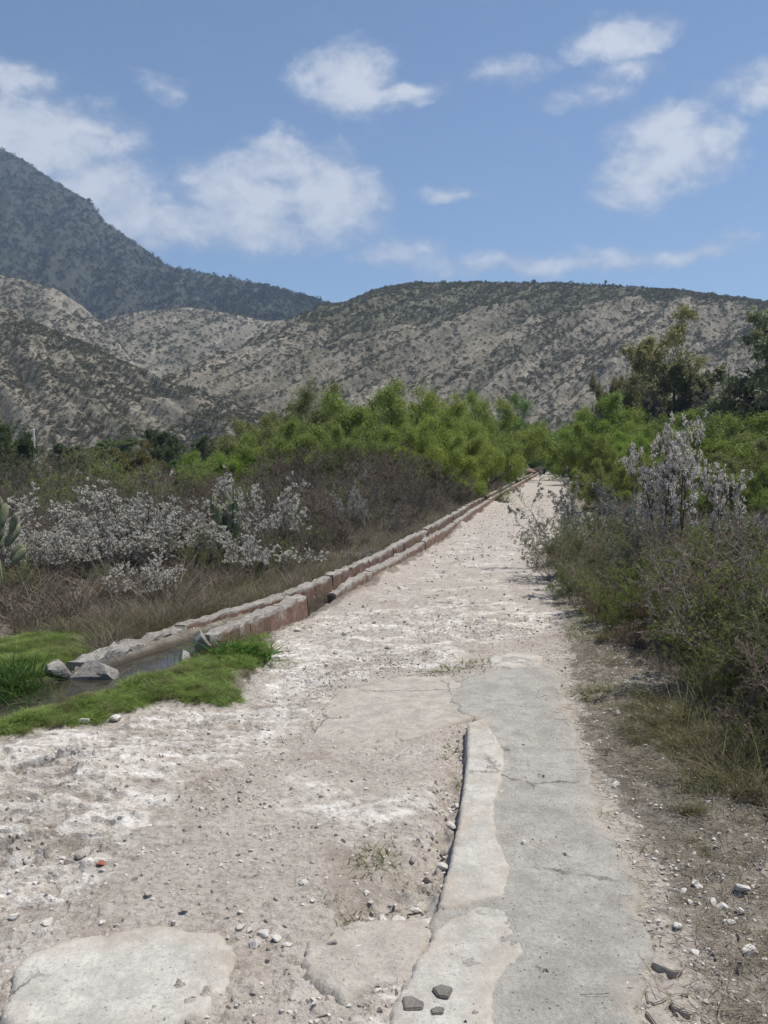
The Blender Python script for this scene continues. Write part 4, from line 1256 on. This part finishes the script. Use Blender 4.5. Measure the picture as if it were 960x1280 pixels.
# right verge
plant('whitetall', 'blossom_shrub', 845, 9.0, 524, 'tall shrub topped with bright white blossom on the right verge', 'shrub', None, (.09, .09, .07), (.085, .07, .06), (.72, .68, .64), wide=.62, rot=1.0)
plant('white1', 'blossom_shrub', 732, 12.4, 592, 'grey-white blossoming shrub at the track edge before the yellow-green bush', 'shrub', None, (.11, .12, .08), GREY, (.27, .28, .25), wide=.9)
plant('white2', 'blossom_shrub', 925, 8.6, 612, 'low branch-like white blossoming shrub behind the dead twigs of the right verge', 'shrub', None, (.09, .09, .07), BROWN, (.40, .385, .38), wide=.7)
L_VB = 'grey-green small-leaved brush on the right verge'
for i, (px, tp, Y, w, c) in enumerate([(700, 640, 11.4, 1.0, G_GREY), (728, 655, 10.2, 1.0, G_GREY), (760, 640, 10.6, 1.0, G_OLIVE), (790, 660, 9.2, 1.0, G_GREY), (745, 690, 8.8, 1.0, G_GREY), (785, 700, 8.0, 1.0, G_MID),
                                       (870, 640, 8.2, 1.0, G_OLIVE), (935, 650, 7.4, 1.0, G_GREY), (985, 640, 7.0, 1.0, G_OLIVE), (820, 720, 7.6, .9, G_MID), (860, 670, 7.7, 1.0, G_MID), (900, 700, 6.9, 1.0, G_OLIVE), (720, 700, 9.6, .9, G_MID), (770, 740, 7.9, .8, G_MID)]):
    lab = {G_GREY: L_VB, G_OLIVE: 'olive small-leaved brush on the right verge', G_MID: 'mid-green small-leaved brush low on the right verge'}[c]
    plant('brush%d' % (i % 3), 'verge_brush', px, Y, tp, lab, 'shrub', {G_GREY: 'grey-green', G_OLIVE: 'olive', G_MID: 'mid-green'}[c] + ' brush on the right verge', c, [(.27, .24, .215), (.26, .175, .14), (.22, .17, .14)][i % 3], wide=w)
L_VG = 'fresh green leafy brush in the close thicket of the right verge'
for i, (px, tp, Y, w, c) in enumerate([(880, 720, 6.6, .9, (.22, .25, .065)), (930, 690, 5.9, 1.0, (.18, .22, .06)), (990, 720, 5.2, 1.0, (.12, .15, .048)), (915, 770, 5.6, .8, (.17, .21, .055)), (1050, 690, 5.0, 1.1, (.12, .15, .048)), (905, 800, 5.3, .9, (.19, .235, .06)), (945, 850, 4.7, .8, (.17, .20, .06)), (985, 880, 4.2, .8, (.17, .20, .06)), (845, 760, 6.9, .9, (.19, .24, .06)), (880, 660, 7.3, 1.0, (.17, .22, .055))]):
    plant('brush%d' % ((i + 1) % 3), 'verge_brush', px, Y, tp, L_VG, 'shrub', 'green brush close on the right', c, (.24, .205, .175), wide=w)
L_VD = 'dead brown twiggy shrub on the right verge'
for i, (px, tp, Y, w) in enumerate([(905, 640, 8.0, 1.0), (960, 660, 6.4, 1.0), (850, 690, 7.4, .9), (975, 790, 4.9, .8), (1010, 830, 4.4, .9), (940, 840, 5.0, .8), (760, 720, 8.3, .8), (1040, 760, 4.2, .9)]):
    plant('bare%d' % (i % 3), 'dead_shrub', px, Y, tp, L_VD if i % 2 == 0 else 'dead greyish twiggy shrub on the right verge', 'shrub', 'dead %s shrubs on the right verge' % ('greyish' if i % 2 else 'brown'), (.13, .105, .07), (.28, .22, .185) if i % 2 else (.22, .14, .115), wide=w)
for px, Y, tp, w, lab in [(890, 6.9, 636, .9, 'bleached grey dead shrub arching over the green brush of the right verge'), (985, 5.6, 625, .8, 'tall bleached dead shrub deep in the close right thicket')]:
    plant('bare0' if px < 900 else 'bare2', 'dead_shrub', px, Y, tp, lab, 'shrub', None, (.2, .17, .12), (.25, .215, .185), wide=w)
plant('bare1', 'dead_shrub', 815, 7.0, 765, 'low heap of reddish dead twigs over the brown boulder', 'shrub', None, (.16, .11, .08), (.20, .13, .105), wide=1.5)

# grass tufts one can pick out
def tuft(kind, px, py, h, label, group, c, wide=1.0, name='grass_tuft'):
    x, y = G(px, py)
    return plant(kind, name, px, y, 0, label, 'grass', group, c, x=x, height_m=h, wide=wide)


for i, (px, py, h, w) in enumerate([(830, 925, .30, 1.5), (860, 915, .32, 1.4), (885, 985, .30, 1.5), (910, 1005, .30, 1.4), (940, 1000, .34, 1.5), (865, 1000, .22, 1.3), (960, 1020, .30, 1.4), (845, 955, .24, 1.3), (900, 960, .30, 1.5), (925, 975, .34, 1.4), (815, 905, .22, 1.3), (870, 945, .28, 1.4), (950, 960, .36, 1.5)]):
    tuft('dry', px, py, h, 'spreading green-straw grass tuft at the foot of the right thicket', 'grass tufts at the foot of the right thicket', (.13, .135, .06) if i % 2 else (.17, .15, .085), w)
tuft('dry', 418, 748, .26, 'grey-green grass tuft growing beside the channel wall gap', None, (.15, .145, .085), 2.0)
tuft('dry', 395, 742, .20, 'low dull tuft on the dirt bank before the wall gap', None, (.14, .13, .075), 1.8)
tuft('weed', 578, 836, .10, 'green weed mat sprouting between track and pavement', None, (.21, .22, .11), 1.8, 'weed')
tuft('weed', 552, 842, .08, 'low weed left of the green weed mat on the track', None, (.20, .20, .11), 1.6, 'weed')
tuft('weed', 597, 832, .09, 'low weed right of the green weed mat on the track', None, (.21, .22, .11), 1.5, 'weed')
L_WD = 'small weed growing from rubble beside the smooth pavement strip'
for px, py, h, w in [(465, 1078, .09, 1.0), (478, 1060, .07, .9), (455, 1092, .06, .9), (575, 945, .07, .9), (568, 962, .06, 1.0), (582, 925, .06, .7), (430, 1142, .07, .9), (412, 1130, .06, .7), (445, 1155, .06, .7), (540, 1105, .07, .5), (550, 945, .05, .9),
                     (548, 1085, .06, .5), (375, 1130, .05, .7), (470, 1090, .07, 1.0), (450, 1070, .06, .9), (485, 1075, .07, .9), (560, 930, .06, .9), (578, 975, .06, .7), (330, 1175, .05, .8), (435, 1160, .06, 1.0)]:
    tuft('weed', px, py, h, L_WD, 'weeds in the rubble', (.19, .20, .10), w * 1.25, 'weed')
L_WV = 'small weed on the trodden right verge'
for px, py, h, w in [(745, 875, .08, 1.4), (760, 890, .07, 1.2), (735, 905, .06, 1.0), (770, 870, .09, 1.3), (745, 800, .12, 1.4), (725, 790, .10, 1.3), (750, 780, .14, 1.3), (720, 745, .13, 1.4), (755, 1025, .05, 1.1)]:
    tuft('weed', px, py, h, L_WV, 'weeds on the right verge', (.19, .205, .09), w * 1.2, 'weed')
tuft('weed', 372, 878, .06, 'tiny weed on the bare limestone near the lawn', None, (.13, .15, .06), 1.0, 'weed')
tuft('lush', 22, 870, .36, 'tallest dark lush waterside tuft across the stream from the lawn', None, (.06, .125, .028), 1.1)
tuft('lush', 52, 872, .26, 'dark lush tuft overhanging the stream', None, (.06, .12, .028), 1.0)
for px, py, h in [(8, 866, .32), (34, 868, .30), (18, 858, .34), (44, 858, .26), (-6, 858, .34), (30, 850, .30), (0, 848, .30), (60, 862, .2)]:
    tuft('lush', px, py, h, 'dense dark green grass clump in the waterside thicket across from the lawn', 'waterside clumps', (.06, .12, .028), 1.0)
tuft('lush', -25, 872, .36, 'dark lush waterside tuft furthest down the stream', None, (.06, .12, .028), 1.2)
tuft('lush', 300, 822, .26, 'bright green grass cushion at the foot of the red brick stump', None, (.075, .17, .025), 2.1)
tuft('lush', 272, 826, .22, 'bright green grass clump left of the cushion by the brick stump', None, (.07, .16, .025), 1.9)
tuft('lush', 322, 826, .18, 'bright green grass fringe right of the cushion by the brick stump', None, (.075, .17, .03), 1.6)

# ------------------------------------------------------------------ grass and litter that nobody could count
def scatter_points(n, box, cond, seed):
    g = np.random.default_rng(seed)
    x = g.uniform(box[0], box[1], n); y = g.uniform(box[2], box[3], n)
    z = zones(x, y); k = cond(x, y, z, g)
    x, y = x[k], y[k]
    return np.stack([x, y, height(x, y)], 1), g


def tmpl_color(kind, mat):
    me = PROTO[kind][0][0][1].copy(); me.materials.clear(); me.materials.append(mat)
    return template(kind + '_template', me)


M_LUSH = mat_fixed_leaf('lush_grass_blade', (.10, .175, .036), (.33, .42, .12), .42)
M_DRYG = mat_fixed_leaf('dry_grass_blade', (.115, .095, .07), (.295, .25, .185), .3)
M_OLVG = mat_fixed_leaf('olive_grass_blade', (.075, .08, .03), (.19, .175, .085), .3)
M_STRAW = mat_fixed_leaf('straw', (.13, .105, .075), (.42, .36, .27), .1)


def stuff_grass(pts, g, smin, smax, hmul, tm, label, tilt=.12):
    m = len(pts); s = g.uniform(smin, smax, m)
    rot = np.stack([g.normal(0, tilt, m), g.normal(0, tilt, m), g.uniform(0, 6.28, m)], 1)
    scl = np.stack([s, s, s * hmul * g.uniform(.6, 1.25, m)], 1)
    gn_scatter('grass', pts, rot, scl, tm, label, 'grass')


pts, g = scatter_points(30000, (-5.5, -.9, 4.3, 9.5), lambda x, y, z, g: (z['grs'] > g.uniform(.25, 1, len(x))) & (z['chd'] > np.where(y < 6.4, .17, .13)) & (fbm(x * 2.4, y * 2.4, 4, 70) > g.uniform(-.7, .25, len(x))), 1)
stuff_grass(pts[:7500], g, .26, .62, .42, tmpl_color('lush', M_LUSH), 'lush green grass carpet on both banks of the stream')
pts, g = scatter_points(26000, (-5.5, -.9, 4.2, 9.5), lambda x, y, z, g: (z['grs'] > g.uniform(.02, .9, len(x))) & (z['chd'] > .06), 21)
stuff_grass(pts[:350], g, .25, .5, .4, tmpl_color('dry', M_OLVG), 'dry olive blades mixed into the lush grass by the stream', .3)
pts, g = scatter_points(26000, (-7, 8, 6.5, 30), lambda x, y, z, g: (interp_x(LW, y) - x > .16) & (interp_x(LW, y) - x < np.minimum(.5 + y * .12, 2.8) * g.uniform(.3, 1, len(x))) & (z['grs'] < .5), 2)
stuff_grass(pts[:2100], g, .65, 1.2, .68, tmpl_color('dry', M_DRYG), 'dry straw-coloured grass between the channel wall and the thicket')
pts, g = scatter_points(20000, (-7, 8, 6.5, 26), lambda x, y, z, g: (interp_x(LW, y) - x > .10) & (interp_x(LW, y) - x < 1.7 * g.uniform(.2, 1, len(x))) & (z['grs'] < .6), 3)
stuff_grass(pts[:1100], g, .6, 1.1, .62, tmpl_color('dry', M_OLVG), 'olive grass mixed into the dry fringe behind the channel wall')
pts, g = scatter_points(30000, (.6, 6.5, 2.2, 16), lambda x, y, z, g: (z['path'] < -.55 - g.exponential(.25, len(x)) * .4) & (z['path'] > -2.2) & (x > 1), 4)
stuff_grass(pts[:1100], g, .3, .75, .5, tmpl_color('dry', M_DRYG), 'dry grass under the brush of the right verge', .25)
pts, g = scatter_points(24000, (.6, 6.0, 2.6, 14), lambda x, y, z, g: (z['path'] < -.22) & (z['path'] > -1.4) & (x > .6) & (fbm(x * 1.6, y * 1.6, 3, 71) > .16), 5)
stuff_grass(pts[:380], g, .25, .5, .45, tmpl_color('dry', M_OLVG), 'thin olive grass on the inner right verge', .25)


M_BRNG = mat_fixed_leaf('brown_stalk', (.075, .06, .048), (.22, .18, .14), .2)
pts, g = scatter_points(60000, (-32, 14, 8, 62), lambda x, y, z, g: (interp_x(LW, y) - x > .7 + .02 * y) & (z['grs'] < .3) & (np.abs(x) < .62 * y + 1), 11)
stuff_grass(pts[:8000], g, 1.0, 2.2, .75, tmpl_color('dry', M_BRNG), 'brown dead stalks and undergrowth filling the thicket left of the channel', .2)
pts, g = scatter_points(40000, (1.5, 40, 5, 62), lambda x, y, z, g: (z['path'] < -1.1) & (x > 1.5) & (x < .62 * y + 1), 12)
stuff_grass(pts[:6000], g, 1.0, 2.2, .8, tmpl_color('dry', M_BRNG), 'brown dead stalks and undergrowth under the brush right of the track', .2)


# fallen straw, twigs and gravel
def straw_mesh(seed, n, L, w, mat):
    g = np.random.default_rng(seed)
    a = g.uniform(0, 6.28, n)
    C = np.stack([g.normal(0, .09, n), g.normal(0, .09, n), g.uniform(0.002, .016, n)], 1)
    D = np.stack([np.cos(a), np.sin(a), g.normal(0, .10, n)], 1) * (L * g.uniform(.4, 1.2, n))[:, None]
    mid = C + D * .5 + g.normal(0, .08, (n, 3)) * L * [1, 1, .2]
    P = np.stack([C, mid, C + D], 1)
    v, q = tube_polylines(P, np.full(n, w), np.full(n, w * .6), 3)
    return mesh_np('straw', v, q, mat, {'v': np.repeat(g.uniform(0, 1, n), 9)})


pts, g = scatter_points(9000, (.35, 4.2, 2.0, 7.5), lambda x, y, z, g: (z['path'] < -.06) & (x > .3) & (z['path'] > -1.6), 6)
m = 1500; pts = pts[:m]; m = len(pts)
gn_scatter('litter', pts, np.stack([g.normal(0, .1, m), g.normal(0, .1, m), g.uniform(0, 6.28, m)], 1), np.repeat(g.uniform(.6, 1.5, m)[:, None], 3, 1),
           template('straw_template', straw_mesh(3, 14, .09, .0010, M_STRAW)), 'fallen straw and fine twigs littering the right verge', 'litter')


def gravel(n, box, cond, seed, smin, smax, mat, label):
    pts, g = scatter_points(n, box, cond, seed)
    m = len(pts)
    s = smin + (smax - smin) * g.uniform(0, 1, m) ** 3
    rot = g.uniform(0, 6.28, (m, 3)) * [.15, .15, 1]
    scl = np.stack([s * g.uniform(.8, 1.4, m), s, s * g.uniform(.45, .9, m)], 1)
    gn_scatter('gravel', pts, rot, scl, template('pebble_template', rock_mesh('pebble', seed, (1, 1, 1), mat, 2, 8)), label, 'gravel')


M_PALE_PEB = mat_stone('pale_pebble', (.42, .385, .345), (.66, .63, .59), 40, .3)
M_DARK_PEB = mat_stone('dull_pebble', (.22, .195, .17), (.42, .375, .335), 40, .3)
rubble = lambda x, y: np.exp(-((fbm(x * .9, y * .9, 3, 80) - .25) / .22) ** 2)
gravel(60000, (-3.2, 2.6, 1.9, 9), lambda x, y, z, g: (z['grs'] < .2) & (z['chd'] > .1) & (z['path'] > -1.2) & (g.uniform(0, 1, len(x)) < .12 + .5 * rubble(x, y) + .5 * z['rut'] + .25 * (z['path'] < 0)), 8, .0025, .015, M_PALE_PEB,
       'pale limestone chips strewn over the track and right verge')
gravel(60000, (-3.2, 2.6, 1.9, 9), lambda x, y, z, g: (z['grs'] < .2) & (z['chd'] > .1) & (z['path'] > -1.2) & (g.uniform(0, 1, len(x)) < .10 + .5 * rubble(x, y) + .5 * z['rut']), 9, .0025, .013, M_DARK_PEB,
       'dull brown chips strewn over the track and right verge')
gravel(26000, (-1, 12, 8, 40), lambda x, y, z, g: (z['path'] > .05) & (g.uniform(0, 1, len(x)) < .5), 10, .008, .028, M_DARK_PEB, 'grey pebbles paving the far track')

# stones large enough to pick out
def st(px, py, r, label, mat=None, group=None, seed=[50], flat=.7):
    seed[0] += 1
    g = np.random.default_rng(seed[0])
    x, y = G(px, py); r = r * y / F
    d = (r * g.uniform(.9, 1.25), r * g.uniform(.75, 1.0), r * g.uniform(.6, .85))
    rock('stone', px, py, d, mat or M_WHITESTONE, seed[0], label, 'stone', group, sink=.22, sub=2, planes=10)


st(926, 1117, 9, 'brightest white stone on the trodden right verge')
st(939, 1192, 11, 'crumbly pale stone at the right verge margin, larger than its neighbours')
st(869, 1193, 7, 'small white angular stone on the litter of the right verge')
st(727, 967, 7, 'flat white stone at the edge of the rough pavement')
st(770, 983, 6, 'round white pebble next to the flat white stone')
st(771, 898, 5, 'white pebble in the short weeds of the verge')
st(105, 909, 7, 'white stone lying in the lawn margin')
st(145, 903, 7, 'cream stone on the bare spot of the lawn margin')
st(127, 1088, 6, 'small red brick fragment on the limestone', M_BRICK)
L_RB = 'pale rubble stone heaped below the brightest white stone'
for px, py, r in [(905, 1135, 10), (890, 1128, 7), (870, 1105, 6), (855, 1112, 5), (845, 1160, 7), (925, 1140, 6), (912, 1150, 6)]:
    st(px, py, r, L_RB, None, 'rubble on the right verge')
L_RP = 'dull rubble stone lying loose on the dirt of the near track'
for px, py, r in [(478, 1140, 10), (500, 1148, 9), (462, 1150, 7), (520, 1128, 7), (535, 1092, 7), (540, 1040, 6), (515, 1078, 6), (552, 1078, 6), (330, 1178, 7), (318, 1190, 8), (345, 1185, 6), (300, 1170, 6), (312, 1172, 5), (360, 1190, 6), (415, 1190, 7),
                  (380, 1110, 6), (570, 1000, 5), (564, 1030, 6), (556, 1055, 6), (345, 1130, 4), (300, 1150, 4), (185, 1130, 5), (60, 1162, 7), (20, 1150, 7), (100, 1075, 7)]:
    st(px, py, r, L_RP, M_DARK_PEB if (px + py) % 2 else M_PALE_PEB, 'rubble in the middle of the track')
L_FS = 'dull stone lying on the far pebbly track'
for px, py, r in [(372, 790, 5), (485, 808, 4), (430, 795, 4), (670, 775, 4), (520, 760, 4), (590, 755, 3), (365, 758, 5), (500, 735, 4), (540, 728, 3), (640, 748, 3), (420, 815, 4), (350, 770, 6), (435, 738, 4), (445, 732, 5)]:
    st(px, py, r, L_FS, M_DARK_PEB if px % 2 else M_PALE_PEB, 'stones on the far track')
L_FL = 'flat broken slab piece in the soil beside the pavement edge'
for px, py, w in [(832, 1215, .05), (842, 1240, .055), (818, 1250, .05), (850, 1262, .045), (825, 1278, .06)]:
    x, y = G(px, py)
    o = link('stone', shard_mesh('stone', px, w, w * .75, .02, M_DARK_PEB, 6 + px % 3)); o.location = (x, y, hz(x, y) - .006)
    o.rotation_euler = (.06, -.05, px); tag(o, L_FL, 'stone', 'slab pieces beside the pavement edge')
# three dark flat stones set in the smooth concrete
for px, py, w, d, lab in [(516, 1260, .040, .030, 'dark flat angular stone set in smooth concrete, nearest the strip edge of three'), (553, 1246, .040, .028, 'dark flat five-sided stone set in smooth concrete, largest of three'),
                          (546, 1270, .024, .018, 'smallest of three dark flat stones set in smooth concrete')]:
    x, y = G(px, py, .03)
    o = tag(link('paving_stone', shard_mesh('paving_stone', px, w, d * 1.25, .02, M_FLATSTONE, 5)), lab, 'stone')
    X, Y_ = np.array([x]), np.array([y])
    o.location = (x, y, float(fbm(X * .55, Y_ * .55, 3, 5)[0]) * .045 + float(fbm(X * 1.2, Y_ * 1.2, 2, 34)[0]) * .010 + .028 - .010); o.rotation_euler.z = .3

# ------------------------------------------------------------------ cacti, pole, dark rocks at the track end
M_CACTUS = (lambda s: s.done(s.ramp(s.noise(12, 5, .7), (.3, (.11, .125, .07)), (.7, (.22, .235, .135))), .7, s.bump(s.noise(60, 3, .7), .5, .01)))(NT('cactus_skin'))


def column_mesh(name, pts, rad, ribs=8, n=14):
    P = np.array(pts, float); s = np.concatenate([[0], np.cumsum(np.linalg.norm(np.diff(P, axis=0), axis=1))])
    t = np.linspace(0, s[-1], n); C = np.stack([np.interp(t, s, P[:, i]) for i in range(3)], 1)
    for _ in range(2): C[1:-1] = (C[:-2] + C[1:-1] * 2 + C[2:]) / 4
    d = norm(np.gradient(C, axis=0)); a = norm(np.cross(d, np.array([.3, 1, .1]))); b = np.cross(d, a)
    m = ribs * 4; V, Q = [], []
    for i in range(n):
        f = t[i] / s[-1]; rr = rad * (.8 + .35 * math.sin(f * 2.6)) * math.sqrt(max(.02, 1 - max(0, (f - .88) / .12) ** 2))
        for j in range(m):
            an = 2 * math.pi * j / m; r = rr * (1 + .16 * math.cos(an * ribs))
            V.append(C[i] + (a[i] * math.cos(an) + b[i] * math.sin(an)) * r)
    for i in range(n - 1):
        for j in range(m):
            Q.append((i * m + j, i * m + (j + 1) % m, (i + 1) * m + (j + 1) % m, (i + 1) * m + j))
    return mesh_np(name, V, Q, M_CACTUS)


def pad_mesh(seed, h, w, th):
    g = np.random.default_rng(seed)
    bm = bmesh.new(); bmesh.ops.create_uvsphere(bm, u_segments=16, v_segments=10, radius=1)
    for v in bm.verts:
        x, y, z = v.co
        f = .78 + .30 * (z + 1) / 2
        v.co = (x * w * f, y * th, (z + 1) * h / 2)
    me = bpy.data.meshes.new('pad'); bm.to_mesh(me); bm.free(); me.materials.append(M_CACTUS)
    for p in me.polygons: p.use_smooth = True
    return me


def build_columnar(px, Y, top, label, nst, spread, rad):
    x, y, zt = at(px, top, Y); gz = hz(x, Y); h = zt - gz
    e = empty('columnar_cactus', (x, Y, gz - .02), 0, label, 'cactus')
    g = np.random.default_rng(int(px))
    link('stem', column_mesh('stem', [(0, 0, 0), (.01, 0, h * .5), (0, .02, h * .86)], rad * 1.05), e)
    for k in range(nst):
        a = (k / (nst - 1) - .5) * 2
        dx = a * spread; dy = g.uniform(-.12, .12); z0 = h * g.uniform(.32, .5); hh = h * g.uniform(.80, 1.0)
        link('stem', column_mesh('stem', [(0, 0, z0), (dx * .6, dy * .6, z0 + .05), (dx, dy, z0 + .22), (dx * 1.08, dy, hh)], rad * g.uniform(.8, 1)), e)
    return e


build_columnar(282, 12.2, 608, 'ribbed columnar cactus with upright arms amid white blossom', 5, .17, .042)


def build_prickly(px, Y, top, label):
    x, y, zt = at(px, top, Y); gz = hz(x, Y); h = zt - gz
    e = empty('prickly_pear', (x, Y, gz - .02), 0, label, 'cactus')
    g = np.random.default_rng(4)
    link('trunk', column_mesh('trunk', [(0, 0, 0), (.02, 0, h * .25), (0, 0, h * .45)], .08, 6), e)
    P = pad_mesh(1, .25, .050, .036)
    specs = [(0, h * .34, -.2), (.05, h * .45, .5), (-.06, h * .42, -.6), (.10, h * .56, .35), (.02, h * .60, -.05), (-.12, h * .55, -.35), (.17, h * .52, .95), (.15, h * .70, .15), (.06, h * .76, .3), (-.08, h * .74, -.2),
             (.22, h * .63, .6), (-.18, h * .66, -.5), (.20, h * .40, 1.0), (.00, h * .50, .1), (.24, h * .36, 1.2)]
    for dx, z, tl in specs:
        o = link('pad', P, e); o.location = (dx, g.uniform(-.1, .06), z); o.rotation_euler = (g.normal(0, .12), tl * .55, g.uniform(-.6, .6))
        sc = g.uniform(.85, 1.15); o.scale = (sc, sc, sc)
    return e


build_prickly(-14, 9.6, 612, 'prickly pear cactus with green pads beside the blossoming mass')


def build_pole(px, top, Y):
    x, y, zt = at(px, top, Y)
    e = empty('utility_pole', (x, Y, -.3), 0, 'thin pale pole standing before the pale slope on the left', 'pole')
    s = NT('weathered_white_pole'); m = s.done(s.ramp(s.noise(3, 4), (.3, (.48, .47, .45)), (.7, (.62, .61, .58))), .7)
    P = np.array([[[0, 0, -.2], [0, 0, zt * .5], [0, 0, zt + .3]]]).astype(float)
    v, q = tube_polylines(P, np.array([.085]), np.array([.07]), 10)
    link('shaft', mesh_np('shaft', v, q, m), e)
    bm = bmesh.new(); bmesh.ops.create_cone(bm, cap_ends=True, segments=10, radius1=.085, radius2=.05, depth=.08); me = bpy.data.meshes.new('cap'); bm.to_mesh(me); bm.free(); me.materials.append(m)
    o = link('cap', me, e); o.location = (0, 0, zt + .32)


build_pole(42, 537, 60)
L_DR = 'dark rock heaped on the channel wall at the far end of the track'
for k, (x, y, d) in enumerate([(14.6, 84, (.8, .6, .55)), (13.4, 80, (.7, .5, .4)), (15.4, 86, (.6, .6, .5)), (7.6, 51.5, (.35, .35, .3))]):
    rock('boulder', 0, 0, d, M_BROWNSTONE if k == 1 else mat_stone('dark_rock', (.035, .03, .028), (.10, .09, .08), 3, .6), 90 + k, L_DR if k < 3 else 'single dark rock sitting on the channel wall halfway along the track', 'stone', 'dark rocks at the track end' if k < 3 else None,
         pos=(x, y, .25))

# ------------------------------------------------------------------ air
def build_haze():
    bm = bmesh.new(); bmesh.ops.create_cube(bm, size=1)
    me = bpy.data.meshes.new('haze'); bm.to_mesh(me); bm.free()
    o = link('haze', me); o.scale = (9000, 4300, 455); o.location = (0, 2000, 455 / 2 - 5)
    m = bpy.data.materials.new('thin_haze'); m.use_nodes = True; nt = m.node_tree; nt.nodes.clear()
    out = nt.nodes.new('ShaderNodeOutputMaterial'); v = nt.nodes.new('ShaderNodeVolumePrincipled')
    v.inputs['Color'].default_value = (.52, .72, 1, 1); v.inputs['Density'].default_value = .00027; v.inputs['Anisotropy'].default_value = .2
    nt.links.new(v.outputs[0], out.inputs['Volume'])
    me.materials.append(m)
    tag(o, 'thin pale blue haze lying over the whole valley', 'haze', kind='stuff')


build_haze()
